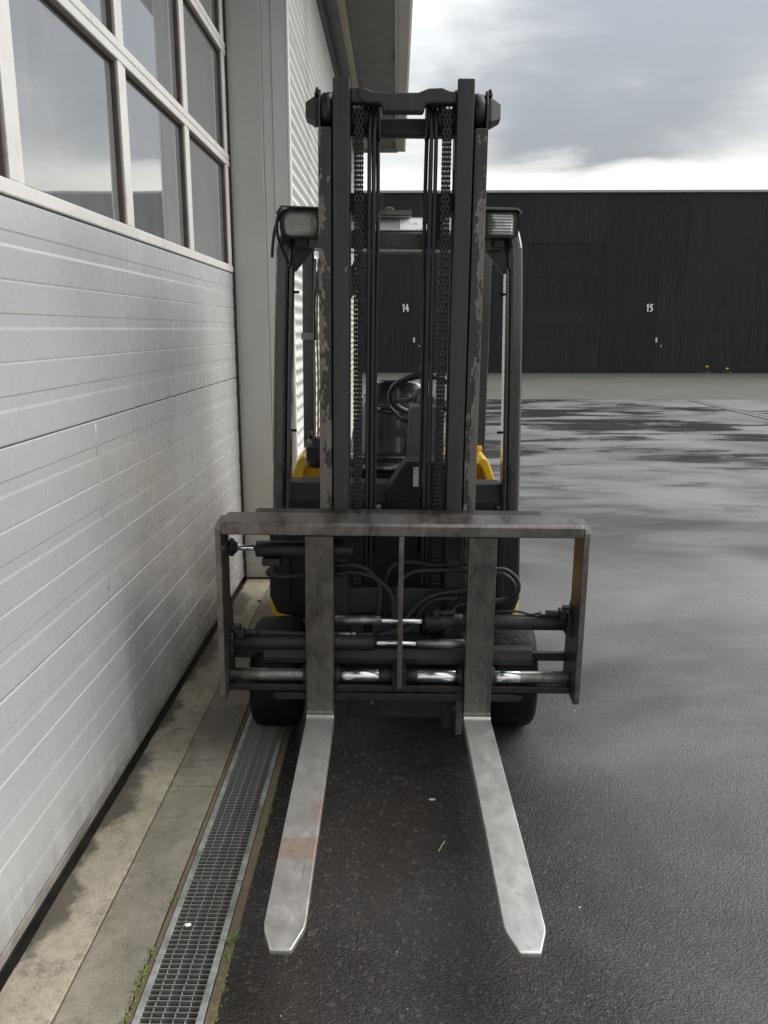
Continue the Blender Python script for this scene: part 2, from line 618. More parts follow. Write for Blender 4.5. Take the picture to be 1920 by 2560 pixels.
def mat_tyre():
    m, t, P = mat('wet_tyre_rubber')
    c = t.coord()
    n = t.noise(t.map(c, (1, 1.6, 1.6)), 28, 7, .7)
    v = t.vor(t.map(c, (.7, 1.5, 1.5)), 46)
    P(Base_Color=t.mix(n, (.004, .004, .0045), (.009, .009, .0095)), Roughness=t.lerp(n, .3, .7, .40, .65), Specular_IOR_Level=.2,
      Normal=t.bump(t.math('ADD', n, t.math('MULTIPLY', v, .5)), .6, .007))
    return m


def mat_grille():
    m, t, P = mat('galvanised_steel')
    c = t.coord()
    n = t.noise(c, 30, 6, .65)
    k = t.noise(t.map(c, (1, 1, 1), (1, 5, 2)), 5, 6, .65)
    col = t.mix(t.lerp(n, .35, .65), (.24, .25, .24), (.41, .425, .405))
    col = t.mix(t.lerp(k, .44, .66, 0, .8), col, (.12, .115, .08))
    P(Base_Color=col, Metallic=.45, Roughness=t.lerp(n, .3, .7, .42, .62), Normal=t.bump(n, .15, .001))
    return m


M = dict(
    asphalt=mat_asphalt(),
    slab=mat_concrete('stained_concrete', (.40, .36, .275), (.15, .13, .10), .55, True),
    slab2=mat_concrete('grey_stained_concrete', (.27, .245, .195), (.085, .075, .062), .4),
    apron=mat_concrete('damp_concrete', (.105, .103, .088), (.062, .062, .054), .4, False, .3),
    mortar=mat_concrete('earthy_mortar', (.15, .115, .075), (.06, .047, .032), .6),
    terrain=plain('soil', (.08, .075, .06), .9, var=.3, scale=2),
    mud=plain('drain_mud', (.018, .0155, .011), .5, var=.5, scale=12, bump=.6),
    sill=plain('black_rubber_seal', (.018, .018, .018), .55, var=.3),
    door=mat_door(),
    glass=mat_glass(),
    frame=mat_frame_alu(),
    sillmetal=plain('weathered_sill_metal', (.30, .28, .25), .5, metal=.2, var=.3, scale=8, bump=.3, dirt=(.10, .085, .07), dirtamt=.7),
    gasket=plain('dark_gasket', (.10, .075, .065), .6, var=.3),
    pillar=plain('grey_painted_steel', (.52, .53, .525), .42, var=.05, scale=3, bump=.04, dirt=(.42, .41, .39), dirtamt=.35),
    trim=plain('light_grey_trim', (.58, .585, .58), .42, var=.05, scale=4, bump=.03),
    white=plain('white_edge_trim', (.74, .74, .72), .4, var=.06, scale=6, bump=.03),
    screw=plain('screw_head', (.30, .28, .26), .4, metal=.6),
    corr=mat_corr(),
    beam=plain('eave_flashing', (.115, .125, .125), .5, var=.15, scale=4),
    soffit=mat_soffit(),
    lichen=mat_lichen(),
    fascia=plain('weathered_fascia', (.27, .265, .25), .55, var=.15, scale=5, dirt=(.36, .33, .17), dirtamt=.5),
    wall=plain('render_wall', (.45, .45, .44), .7, var=.1, scale=3),
    roof=plain('roof_sheet', (.2, .2, .2), .6),
    timber=mat_timber(),
    coping=plain('roof_edge_metal', (.30, .32, .32), .45, var=.1, scale=3),
    number=plain('white_number_paint', (.72, .70, .66), .6, var=.1),
    handle=plain('pale_handle', (.5, .5, .48), .4, var=.1),
    galv=mat_grille(),
    mast=mat_mast('mast_paint', .630),
    mastw=mat_mast('chipped_mast_paint', .535, .287),
    black=plain('black_machine_paint', (.014, .0145, .0145), .48, var=.3, scale=16, bump=.2, dirt=(.06, .052, .045), dirtamt=.35),
    guard=mat_mast('guard_paint', .66, None, .2, .36),
    body=plain('charcoal_body_paint', (.014, .0148, .0148), .55, spec=.3, var=.2, scale=10, bump=.15, dirt=(.042, .037, .033), dirtamt=.45),
    dash=plain('grey_dash_plastic', (.078, .083, .088), .5, var=.1, scale=12, bump=.2, dirt=(.10, .09, .08), dirtamt=.3),
    steel=mat_steel('worn_frame_steel', (.105, .092, .084), (.27, .245, .225), .33, .0, axis='x', metal=.85),
    dull=mat_steel('dull_painted_steel', (.017, .016, .0155), (.052, .046, .042), .45, .10, axis='x', metal=.4),
    fork=mat_steel('fork_blade_steel', (.52, .495, .465), (.66, .64, .615), .35, .28, axis='y', patch=(-1.16, -1.05, -.1), metal=.78),
    shank=mat_steel('fork_shank_steel', (.095, .089, .084), (.20, .186, .174), .30, .05, axis='z'),
    chrome=plain('chrome_rod', (.78, .78, .78), .20, metal=1.0, var=.05, scale=20, bump=.0),
    shaft=mat_steel('scuffed_shaft', (.11, .10, .095), (.42, .40, .38), .36, .1, axis='x'),
    chain=plain('oily_chain_steel', (.028, .029, .031), .33, metal=.55, var=.4, scale=60),
    hose=plain('rubber_hose', (.026, .0235, .022), .55, var=.25, scale=30, bump=.2),
    hoseb=plain('black_hose', (.014, .015, .016), .42, var=.25, scale=30, bump=.1),
    rubber=plain('black_rubber', (.016, .016, .017), .5, var=.3),
    tyre=mat_tyre(),
    yellow=plain('yellow_paint', (.74, .455, .02), .42, var=.12, scale=9, bump=.1, dirt=(.16, .09, .03), dirtamt=.55),
    seat=plain('black_vinyl', (.012, .012, .013), .20, var=.25, scale=9, bump=.05, coat=1.0, spec=1.0),
    plastic=plain('black_plastic', (.016, .016, .017), .38, var=.25, bump=.1),
    lens=mat_lens(),
    lens2=mat_lens_ribbed(),
    bright=plain('painted_sky_sheen', (.30, .305, .305), .35, var=.12, scale=10),
    label=mat_print('printed_label', (.62, .60, .54), (.06, .06, .06), 160, 620, .5),
    sheet=mat_print('scribbled_sheet', (.78, .78, .77), (.34, .36, .40), 55, 250, .52),
    ink=plain('label_ink', (.03, .03, .03), .6),
    tape=plain('grey_tape', (.28, .28, .27), .5),
    wire=plain('grey_wire', (.27, .22, .15), .5),
    orange=plain('amber_plastic', (.42, .20, .10), .4),
    mirror=plain('mirror_back', (.045, .047, .045), .35, var=.1),
    leaf=plain('weed_leaf', (.10, .17, .03), .55, var=.35, scale=60),
    moss=plain('moss', (.13, .14, .03), .85, var=.45, scale=70, bump=.6),
    straw=plain('straw', (.42, .35, .18), .7),
    paper=plain('white_scrap', (.75, .73, .66), .7),
    grit=plain('pale_grit', (.40, .37, .30), .8, var=.4, scale=90),
    petal=plain('yellow_petal', (.75, .55, .02), .6),
    bolt=plain('dark_bolt', (.05, .05, .05), .4, metal=.5),
)

# ------------------------------------------------------------------ ground
rnd = random.Random(4)
WX = -.968          # door face
CXW = -.62          # corrugated wall line
WEND = 13.2
tag(obj('ground', MB().add([(-500, -500, -.34), (500, -500, -.34), (500, 500, -.34), (-500, 500, -.34)], [(0, 1, 2, 3)]), M['terrain']),
    'brown soil plain far beyond the yard', None, None, 'structure')
g = MB()
XR = -.414
for x0, x1, y0, y1 in ((XR, 90, -12, 19), (-60, XR, WEND + .1, 19)):
    g.add([(x0, y0, 0), (x1, y0, 0), (x1, y1, 0), (x0, y1, 0)], [(0, 1, 2, 3)])
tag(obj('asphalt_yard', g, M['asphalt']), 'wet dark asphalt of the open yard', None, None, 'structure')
g = MB().add([(-60, 18.98, -.012), (90, 18.98, .006), (90, 30.2, .03), (-60, 30.2, .03)], [(0, 1, 2, 3)])
g.add([(-60, 18.98, -.05), (90, 18.98, -.05)], [])
tag(obj('concrete_apron', g, M['apron']), 'damp grey concrete apron in front of the black timber building', None, None, 'structure')

pave = empty('concrete_pavement')
tag(pave, 'stained pale concrete strip along the foot of the sectional door', None, None, 'structure')
JX = -.788
cuts = [-3, -.4, 2.61, 5.06, 8.2, 10.9, WEND + .1]


def slab(x0, x1, y0, y1, z, m, seed):
    r = random.Random(seed)
    n = max(2, int((y1 - y0) / .025))
    mb = MB()
    vs, fs = [], []
    for i in range(n + 1):
        y = y0 + (y1 - y0) * i / n
        a = x0 + .0015 + .0022 * mnoise.noise(Vector((x0 * 7, y * 6, 1))) + r.uniform(0, .0012)
        b = x1 - .0010 - .0022 * mnoise.noise(Vector((x1 * 7, y * 6, 4))) - r.uniform(0, .0012)
        zt = z + .002 * mnoise.noise(Vector((x0 * 3, y * 1.3, 0)))
        vs += [(a, y, z - .06), (a, y, zt - .0022), (a + .0025, y, zt), (b - .0025, y, zt), (b, y, zt - .0022), (b, y, z - .06)]
    for i in range(n):
        for j in range(5):
            p, q = i * 6 + j, (i + 1) * 6 + j
            fs.append((p, p + 1, q + 1, q))
    fs += [tuple(range(6)), tuple(range(n * 6 + 5, n * 6 - 1, -1))]
    mb.add(vs, fs)
    return obj('slab', mb, m, pave)


slab(-.952, JX - .0005, -3, 5.06, .002, M['slab'], 1)
for i in range(len(cuts) - 1):
    slab(JX + .0005 if cuts[i] < 5 else CXW - .02, -.622 if cuts[i] < 5 else -.6135, cuts[i] + .0015, cuts[i + 1] - .0015, .001, M['slab2'], 20 + i)
box('joint_filler', M['mortar'], pave, JX - .006, JX + .006, -3, 5.06, -.03, -.0012)
box('mortar_bed', M['mud'], pave, -1.0, -.6215, -3, 5.09, -.08, -.008)
g = MB().box(-.62, -.607, -3, WEND, -.28, .001).box(-.438, XR + .0, -3, WEND, -.28, .002)
obj('mortar_edge', g, M['mortar'], pave, .002)

tr = MB().box(-.607, -.438, -3, WEND, -.30, -.13)
tag(obj('drain_channel', tr, M['mud']), 'muddy bottom of the drain under the grating', None, None, 'structure')

# grating panels: frame bars, long bars and many cross bars
GX0, GX1 = -.6045, -.4405
NBAR = 60
bar_me = MB().box(GX0 + .016, GX1 - .016, -.0010, .0010, -.016, -.0005).mesh('cross_bar')
bar_me.materials.append(M['galv'])
glabels = {1: 'nearest drain grating panel, with a white scrap on it, cut off by the picture foot',
           2: 'drain grating panel between the visible joint and the left front tyre',
           3: 'drain grating panel running on under the left front tyre'}
for k in (1, 2, 3):
    y0 = 2.1046 + (k - 2) + .0015
    e = empty('drain_grating', (0, y0, .003))
    tag(e, glabels[k], 'drain grating', 'grating panels over the drain')
    for x0, x1 in ((GX0, GX0 + .017), (GX1 - .017, GX1)):
        box('side_bar', M['galv'], e, x0, x1, 0, .997, -.028, 0, .0015, 1)
    for q in range(4):
        x = GX0 + .017 + (GX1 - GX0 - .034) * (q + .82) / 4.7
        mb = MB()
        pts = []
        rr = random.Random(q + 10 * k)
        for i in range(41):
            pts.append((x + .0012 * math.sin(i * 1.7 + q) + rr.uniform(-.0006, .0006), .004 + .989 * i / 40))
        vs, fs = [], []
        for (xx, yy) in pts:
            vs += [(xx - .0010, yy, -.022), (xx + .0010, yy, -.022), (xx + .0010, yy, -.003), (xx - .0010, yy, -.003)]
        for i in range(40):
            for j in range(4):
                fs.append((4 * i + j, 4 * i + (j + 1) % 4, 4 * i + 4 + (j + 1) % 4, 4 * i + 4 + j))
        obj('long_bar', mb.add(vs, fs), M['galv'], e)
    for i in range(NBAR):
        c = link('cross_bar', bar_me, None, e)
        c.location = (0, .0025 + .992 * i / (NBAR - 1), 0)
box('drain_cover', M['mortar'], pave, -.606, -.439, 4.11, WEND, -.05, -.002)
box('drain_cover', M['mortar'], pave, -.606, -.439, -3, 1.10, -.05, -.002)

# pale drain strip out in the yard
yc = empty('yard_drain', (6.65, 0, 0))
tag(yc, 'pale straight drain strip crossing the wet asphalt on the right', 'drain')
box('kerb', M['apron'], yc, -.11, -.035, -6, 18.9, -.05, .012, .004)
box('kerb', M['apron'], yc, .035, .11, -6, 18.9, -.05, .012, .004)
box('slot_cover', M['galv'], yc, -.034, .034, -6, 18.9, -.05, .006)

# ------------------------------------------------------------------ warehouse on the left
wh = empty('warehouse', (0, 0, 0))
tag(wh, 'grey industrial hall with glazed sectional door and corrugated cladding', 'warehouse')
DY0, DY1 = -.49, 5.075
PITCH = .927
sdoor = MB()
sdoor.box(WX - .16, WX - .125, DY0, DY1, .0, 3.70)
dr = obj('sectional_door', sdoor, M['sill'], wh, label='light grey sectional door with three glazed rows')


def door_section(z0, z1, n, nm):
    """one door section: n repeats of a V groove at the top of each strip and a shallow recessed band"""
    h = (z1 - z0) / n
    prof = []
    for i in range(n):
        b = z1 - i * h
        prof += [(-.0034, b - .0005), (-.0004, b - .0032), (0, b - .0055), (0, b - .4 * h + .001), (-.0019, b - .4 * h - .0028),
                 (-.0021, b - .585 * h + .0042), (0, b - .585 * h - .004), (0, b - h + .0055), (-.0004, b - h + .0032), (-.0034, b - h + .0005)]
    mb = MB()
    ny = 2
    vs, fs = [], []
    for yy in (DY0 + .01, DY1 - .012):
        vs += [(WX + dx, yy, z) for dx, z in prof]
    m = len(prof)
    for j in range(m - 1):
        fs.append((j, j + 1, m + j + 1, m + j))
    # back and ends
    o = len(vs)
    vs += [(WX - .045, DY0 + .01, z1 - .0005), (WX - .045, DY0 + .01, z0 + .0005), (WX - .045, DY1 - .012, z1 - .0005), (WX - .045, DY1 - .012, z0 + .0005)]
    fs += [(o, o + 1, o + 3, o + 2), tuple([o] + list(range(m)) + [o + 1]), tuple([o + 2] + list(range(m, 2 * m)) + [o + 3]),
           (0, m, o + 2, o), (m - 1, 2 * m - 1, o + 3, o + 1)]
    return obj('door_panel', mb.add(vs, fs), M['door'], dr)


ZS = [.055, .6645, 1.274, 1.8835]
for i in range(3):
    door_section(ZS[i] + .0015, ZS[i + 1] - .0015, 3, i)
# pressed vertical creases where the stiffeners sit behind the middle section
for yy, za, zb, wv in ((2.66, .70, 1.262, .010), (3.90, .86, 1.262, .009), (4.86, .86, 1.262, .008)):
    mb = MB()
    rs = []
    for i in range(15):
        z = za + (zb - za) * i / 14
        y = yy + .006 * math.sin(i * 1.3) + .003 * math.sin(i * 2.9)
        hgt = .0010
        rs.append([(WX - .0018, y - wv, z), (WX + hgt * .75, y - wv * .35, z), (WX + hgt * .75, y + wv * .35, z), (WX - .0018, y + wv, z)])
    obj('pressed_crease', mb.rings(rs), M['door'], dr)
box('bottom_rail', M['sillmetal'], dr, WX - .05, WX + .003, DY0 + .01, DY1 - .012, .024, .0535, .003)
box('rubber_seal', M['sill'], dr, WX - .045, WX - .004, DY0, DY1, .0, .0225, .004)
box('side_seal', M['sill'], dr, WX - .06, WX + .012, DY1 - .0115, DY1 + .012, .0, 3.70, .003)

# glazed sections: rails, mullions, panes
rails = [(1.885, 1.925), (2.468, 2.535), (3.052, 3.12), (3.63, 3.70)]
for i, (a, b) in enumerate(rails):
    if i in (0, 3):
        box('window_rail', M['frame'], dr, WX - .055, WX + .006, DY0 + .01, DY1 - .012, a + .001, b, .004)
    else:
        mid = (a + b) / 2
        box('window_rail', M['frame'], dr, WX - .055, WX + .006, DY0 + .01, DY1 - .012, a, mid - .0015, .004)
        box('window_rail', M['frame'], dr, WX - .055, WX + .006, DY0 + .01, DY1 - .012, mid + .0015, b, .004)
for i in range(3):
    z0, z1 = rails[i][1], rails[i + 1][0]
    for k in range(7):
        y = DY1 - .046 - PITCH * k
        if y - .025 < DY0:
            continue
        g1 = MB().box(WX - .054, WX + .004, y - .062, y - .009, z0 + .0005, z1 - .0005).box(WX - .054, WX + .001, y - .0075, y + .028, z0 + .0005, z1 - .0005)
        obj('mullion', g1, M['frame'], dr, .003)
        if k < 6:
            ya, yb = y - PITCH + .0285, y - .0625
            pg = MB().box(WX - .030, WX - .022, ya + .006, yb - .006, z0 + .006, z1 - .006)
            pn = obj('window_pane', pg, M['glass'], dr)
            gk = MB()
            gk.box(WX - .0215, WX - .010, ya, ya + .008, z0, z1).box(WX - .0215, WX - .004, yb - .009, yb, z0, z1)
            gk.box(WX - .0215, WX - .010, ya + .0085, yb - .0095, z0, z0 + .007).box(WX - .0215, WX - .006, ya + .0085, yb - .0095, z1 - .009, z1)
            gk.box(WX - .0345, WX - .0305, ya, yb, z0, z1)
            obj('gasket', gk, M['gasket'], dr, .0015, 1)

PY = 5.09
box('lintel', M['wall'], wh, WX - .3, WX - .02, -3, PY - .002, 3.705, 4.2)
box('side_wall', M['wall'], wh, WX - .3, WX, -3, DY0 - .005, 0, 3.70)
# reveal pillar and its trims facing the viewer
box('door_pillar', M['pillar'], wh, WX - .3, -.768, PY, PY + .25, .006, 4.2, .004)
box('pillar_trim', M['trim'], wh, -.7665, -.712, PY + .012, PY + .2, .006, 4.2, .003)
box('pillar_trim', M['trim'], wh, -.7105, -.628, PY + .006, PY + .2, .006, 4.2, .003)
box('edge_strip', M['white'], wh, -.627, -.6135, PY + .004, PY + .06, .006, 4.2, .002)
box('pillar_foot', M['pillar'], wh, WX + .014, -.775, PY - .006, PY - .001, .006, .11, .002)
for z in (.35, .95, 1.62, 2.25, 2.62, 3.0, 3.36, 3.8):
    obj('screw', MB().lathe((-.738, PY + .0105, z), 'y', [(0, .004), (.002, .004)], 10), M['screw'], wh)

# horizontal corrugated sheets
def corr_sheet(y0, y1, off):
    pitch, amp, per = .0762, .0088, 10
    nz = int((4.02 - .02) / pitch * per)
    mb = MB()
    ny = 6
    rows = []
    for i in range(nz + 1):
        z = .02 + i * pitch / per
        x = CXW + off + amp * math.cos(2 * math.pi * i / per)
        rows.append([(x, y0 + (y1 - y0) * j / ny, z) for j in range(ny + 1)])
    vs = [p for r in rows for p in r]
    fs = []
    m = ny + 1
    for i in range(nz):
        for j in range(ny):
            fs.append((i * m + j, i * m + j + 1, (i + 1) * m + j + 1, (i + 1) * m + j))
    o = obj('corrugated_sheet', mb.add(vs, fs, True), M['corr'], wh)
    so = o.modifiers.new('thick', 'SOLIDIFY')
    so.thickness = .0009
    so.offset = -1
    return o


corr_sheet(PY + .03, 6.18, 0)
corr_sheet(6.15, 9.75, -.0022)
corr_sheet(9.70, WEND - .04, 0)
box('corner_post', M['white'], wh, CXW - .06, CXW + .014, WEND - .035, WEND + .02, .0, 4.02, .003)
box('wall_core', M['wall'], wh, -14, CXW - .06, PY + .26, WEND, 0, 4.15)
box('inner_hall', M['sill'], wh, -14, WX - .31, -3, PY + .255, 0, 4.15)
# eaves
EY0, EY1 = -3, WEND + .05
box('eave_flashing', M['beam'], wh, CXW - .05, CXW + .018, EY0, EY1, 4.022, 4.235, .004)
box('eave_beam', M['beam'], wh, CXW + .0185, -.50, EY0, EY1, 4.19, 4.26, .004)
box('lichen_strip', M['lichen'], wh, -.4995, -.43, EY0, EY1, 4.185, 4.25, .003)
for i in range(4):
    a = -3 + i * 4.06
    box('soffit_board', M['soffit'], wh, -.4295, -.022, a + .003, min(a + 4.057, EY1), 4.20, 4.222, .002)
box('soffit_edge', M['fascia'], wh, -.0215, .012, EY0, EY1, 4.178, 4.25, .003)
gut = MB().prism([(.0125, 4.16), (.105, 4.16), (.128, 4.20), (.130, 4.285), (.120, 4.285), (.117, 4.205), (.098, 4.17), (.0205, 4.17), (.0205, 4.285), (.0125, 4.285)], 'y', EY0, EY1)
obj('gutter', gut, M['fascia'], wh, .002)
box('fascia', M['fascia'], wh, -.03, .0120, EY0, EY1, 4.2505, 4.36, .003)
box('gutter_end', M['fascia'], wh, .0, .128, EY1 + .001, EY1 + .012, 4.15, 4.30, .003)
box('verge_board', M['fascia'], wh, -8, .011, EY1 + .001, EY1 + .035, 4.14, 4.40, .004)
obj('roof', MB().prism([(-14, 6.0), (.10, 4.33), (.10, 4.37), (-14, 6.05)], 'y', EY0, EY1 + .06), M['roof'], wh)
obj('gable_wall', MB().prism([(-14, 4.151), (-.7, 4.151), (-.7, 4.40), (-14, 5.95)], 'y', WEND - .3, WEND), M['wall'], wh)

# ------------------------------------------------------------------ black timber building at the back
tb = empty('timber_building', (0, 30, 0))
tag(tb, 'long black timber clad building with numbered doors across the yard', 'building')
TB0, TB1, TH = -10, 45, 6.10
box('core', M['sill'], tb, TB0, TB1, .06, 9, 0, TH)
box('roof_edge', M['coping'], tb, TB0 - .05, TB1 + .05, -.06, 9.1, TH + .001, TH + .085, .01)
box('base_strip', M['sill'], tb, TB0, TB1, -.012, .058, 0, .05)
bays = [.31 + 8.54 * k for k in range(-1, 5)]


def battens(x0, x1, z0, z1, y, seed, jitter=.006, pw=.066):
    r = random.Random(seed)
    n = max(1, round((x1 - x0) / pw))
    p = (x1 - x0) / n
    mb = MB()
    for i in range(n):
        a = x0 + i * p
        dd = r.uniform(0, jitter)
        mb.box(a + .004, a + p - .004, y - dd, y + .03, z0, z1)
    return mb


segs = []
for b in bays:
    # per bay: clad garage door (b-4.29 .. b-1.66), wall, person door (b+.28 .. b+1.18), wall
    segs.append((b - 4.29, b - 1.66, 'garage'))
    segs.append((b + .28, b + 1.18, 'door'))
xcur = TB0
seed = 0
for x0, x1, kind in segs:
    if x1 < TB0 or x0 > TB1:
        continue
    if x0 > xcur:
        o = obj('timber_cladding', battens(xcur + .002, x0 - .002, .05, TH, 0, seed), M['timber'], tb)
        o['kind'] = 'stuff'
    seed += 1
    if kind == 'garage':
        gd = box('garage_door', M['sill'], tb, x0, x1, .034, .058, .05, 4.45)
        for k in range(8):
            o = obj('door_section', battens(x0 + .004, x1 - .004, .06 + k * .548, .06 + k * .548 + .541, rnd.uniform(-.004, .006), seed * 9 + k, .004), M['timber'], gd)
        o = obj('timber_cladding', battens(x0 + .002, x1 - .002, 4.452, TH, 0, seed + 60), M['timber'], tb)
        o['kind'] = 'stuff'
    else:
        pd = obj('person_door', battens(x0 + .006, x1 - .003, .06, 2.757, .004, seed + 80), M['timber'], tb)
        hx = x0 - .02
        box('door_handle', M['handle'], pd, hx + .02, hx + .09, -.05, -.012, 1.10, 1.27, .01)
        obj('lock', MB().lathe((x0 + .22, -.02, .98), 'y', [(0, .028), (.03, .028)], 12), M['handle'], pd)
        o = obj('timber_cladding', battens(x0 + .002, x1 - .002, 2.761, TH, 0, seed + 120), M['timber'], tb)
        o['kind'] = 'stuff'
    xcur = x1
o = obj('timber_cladding', battens(xcur + .008, TB1, .05, TH, 0, 300), M['timber'], tb)
o['kind'] = 'stuff'


def stroke(mb, pts, wd, y0, y1):
    """flat stroke with round ends and joints"""
    for a, b in zip(pts[:-1], pts[1:]):
        ax, az = a
        bx, bz = b
        ang = math.atan2(bz - az, bx - ax)
        poly = []
        for k in range(7):
            t = ang + math.pi / 2 + math.pi * k / 6
            poly.append((ax + wd * math.cos(t), az + wd * math.sin(t)))
        for k in range(7):
            t = ang - math.pi / 2 + math.pi * k / 6
            poly.append((bx + wd * math.cos(t), bz + wd * math.sin(t)))
        mb.prism(poly, 'y', y0, y1)
        y0 -= .0006
    return mb


def number(txt, x, z, par):
    mb = MB()
    s = .25
    dig = {'1': [[(-.16, .30), (.02, .46), (.02, -.46)]],
           '4': [[(.06, .46), (-.24, -.14), (.30, -.14)], [(.18, .10), (.18, -.46)]],
           '5': [[(.26, .44), (-.14, .44), (-.18, .04), (.06, .10), (.24, -.04), (.25, -.24), (.10, -.42), (-.16, -.44)]]}
    for i, ch in enumerate(txt):
        ox = x + (-.055 if i == 0 else .062)
        for st in dig[ch]:
            stroke(mb, [(ox + u * s * .62, z + v * s) for u, v in st], .0235, -.028, -.010)
    return obj('door_number', mb, M['number'], par, label='white painted door number ' + txt)


number('14', .31, 2.29, tb)
number('15', 8.85, 2.29, tb)

# ------------------------------------------------------------------ forklift
FK = empty('forklift', (-.005, 3.12, .002), (0, .011, .0115))
tag(FK, 'dark grey and yellow forklift parked beside the hall with forks towards the viewer', 'forklift')


def part(name, mb, m, bevel=.002, parent=FK, seg=2, label=None):
    return obj(name, mb, m, parent, bevel, seg, label)


def pbox(name, m, x0, x1, y0, y1, z0, z1, bevel=.003, parent=FK, label=None):
    return obj(name, MB().box(x0, x1, y0, y1, z0, z1), m, parent, bevel, 2, label)


# forks: a skinned L with heel radius and chamfered tip
def fork(cx, label):
    st = []      # (front/top y,z) (back/under y,z) halfwidth
    st.append(((-.320, .851), (-.282, .851), .0495))
    st.append(((-.320, .60), (-.280, .60), .05))
    st.append(((-.320, .225), (-.279, .225), .05))
    for k in range(1, 8):
        a = math.pi / 2 * k / 7
        fy, fz = -.350 + .030 * math.cos(a), .200 - .030 * math.sin(a)
        by, bz = -.350 + .071 * math.cos(a), .200 - .071 * math.sin(a)
        st.append(((fy, fz), (by, bz), .05))
    st.append(((-.55, .1695), (-.55, .130), .05))
    st.append(((-.85, .169), (-.85, .134), .05))
    st.append(((-1.15, .1685), (-1.15, .142), .05))
    st.append(((-1.395, .168), (-1.395, .150), .05))
    st.append(((-1.415, .1678), (-1.415, .1505), .0475))
    st.append(((-1.478, .1672), (-1.478, .152), .0262))
    st.append(((-1.484, .166), (-1.484, .153), .0235))

    def ring(s):
        (fy, fz), (by, bz), h = s
        return [(cx - h, fy, fz), (cx + h, fy, fz), (cx + h, by, bz), (cx - h, by, bz)]
    mb = MB().rings([ring(s) for s in st[:6]], smooth=False)
    sh = part('fork', mb, M['shank'], .003, label=label)
    mb = MB().rings([ring(s) for s in st[5:]], smooth=False)
    part('blade', mb, M['fork'], .003, sh)
    for s in (-1, 1):
        part('bush', MB().lathe((cx + s * .0515, -.252, .304), 'x', [(0, .038), (s * .016, .038)], 24), M['dull'], .002, sh)
    part('hanger', MB().prism([(-.2785, .25), (-.2785, .37), (-.23, .355), (-.215, .32), (-.215, .285), (-.235, .25)], 'x', cx - .047, cx + .047), M['dull'], .003, sh)


fork(-.275, 'left fork with an orange rust band across its blade')
fork(.298, 'right fork with a clean scratched blade')

# load frame of the fork positioner
lf = part('load_frame', MB().prism([(-.345, .858), (-.345, .893), (-.338, .903), (-.235, .908), (-.20, .908), (-.20, .894), (-.325, .889), (-.325, .858)], 'x', -.612, .642), M['steel'], .004)
for s, xo, xi, lab in ((-1, -.634, -.613, 0), (1, .643, .664, 1)):
    pl = MB().prism([(-.346, .262), (-.346, .875), (-.338, .893), (-.235, .903), (-.20, .895), (-.20, .60), (-.165, .55), (-.150, .48), (-.142, .30), (-.142, .262), (-.25, .24), (-.335, .235)], 'x', xo, xi)
    part('side_plate', pl, M['steel'], .003, lf)
part('centre_bar', MB().box(.004, .021, -.344, -.29, .292, .8575), M['steel'], .002, lf)
part('centre_bracket', MB().prism([(-.30, .27), (-.30, .345), (-.215, .345), (-.215, .27)], 'x', -.012, .038), M['dull'], .004, lf)
part('rear_bar', MB().box(-.52, .525, -.198, -.12, .872, .906), M['dull'], .003, lf)
part('rear_lip', MB().box(-.525, .53, -.2, -.175, .835, .8715), M['black'], .002, lf)

# fork shaft in its bare and bright stretches
def rod(name, x0, x1, y, z, r, m, par=FK, seg=20, bev=.0015, label=None):
    return part(name, MB().lathe((0, y, z), 'x', [(x0, r), (x1, r)], seg), m, bev, par, 1, label)


shf = rod('fork_shaft', -.611, .641, -.252, .304, .0235, M['shaft'])
rod('bright_sleeve', -.212, -.062, -.252, .304, .0243, M['chrome'], shf)
rod('bright_sleeve', .08, .232, -.252, .304, .0243, M['chrome'], shf)
rod('bright_sleeve', .366, .46, -.252, .304, .0243, M['chrome'], shf)
rod('dark_sleeve', -.061, -.013, -.252, .304, .0255, M['dull'], shf)
rod('dark_sleeve', .039, .079, -.252, .304, .0255, M['dull'], shf)

# side shift cylinder, upper left
c1 = rod('side_shift_cylinder', -.517, -.16, -.19, .768, .0305, M['black'], bev=.004)
rod('piston_rod', -.605, -.5175, -.19, .772, .0105, M['chrome'], c1)
part('rod_bracket', MB().lathe((-.6125, -.19, .773), 'x', [(0, .035), (.012, .035), (.02, .022), (.026, .022)], 8), M['dull'], .002, c1)
part('port_block', MB().box(-.49, -.425, -.235, -.17, .715, .742), M['dull'], .003, c1)
part('fitting', MB().lathe((-.455, -.215, .692), 'z', [(0, .010), (.023, .010)], 6), M['dull'], .001, c1)
# fork cylinders
c2 = rod('fork_cylinder', .105, .625, -.215, .505, .0285, M['dull'], bev=.003)
rod('cylinder_head', .105, .245, -.215, .505, .0305, M['dull'], c2, bev=.003)
rod('piston_rod', -.057, .1045, -.215, .506, .0115, M['chrome'], c2)
rod('rod_end', -.225, -.0575, -.215, .506, .0175, M['shaft'], c2)
part('end_bracket', MB().prism([(-.25, .46), (-.25, .53), (-.236, .548), (-.18, .548), (-.18, .46)], 'x', .6255, .642), M['dull'], .003, c2)
part('port_block', MB().box(.133, .158, -.245, -.20, .527, .555), M['dull'], .003, c2)
part('port_block', MB().box(.598, .622, -.245, -.20, .527, .56), M['dull'], .003, c2)
part('port_arm', MB().box(.612, .643, -.24, -.205, .5605, .572), M['dull'], .002, c2)
part('fitting', MB().lathe((0, -.222, .540), 'x', [(.1595, .011), (.212, .011)], 12), M['dull'], .001, c2)
part('fitting', MB().lathe((0, -.222, .543), 'x', [(.548, .0125), (.5975, .0125)], 12), M['dull'], .001, c2)
part('nut', MB().lathe((0, -.222, .543), 'x', [(.527, .0105), (.5475, .0105)], 6), M['shaft'], .001, c2)
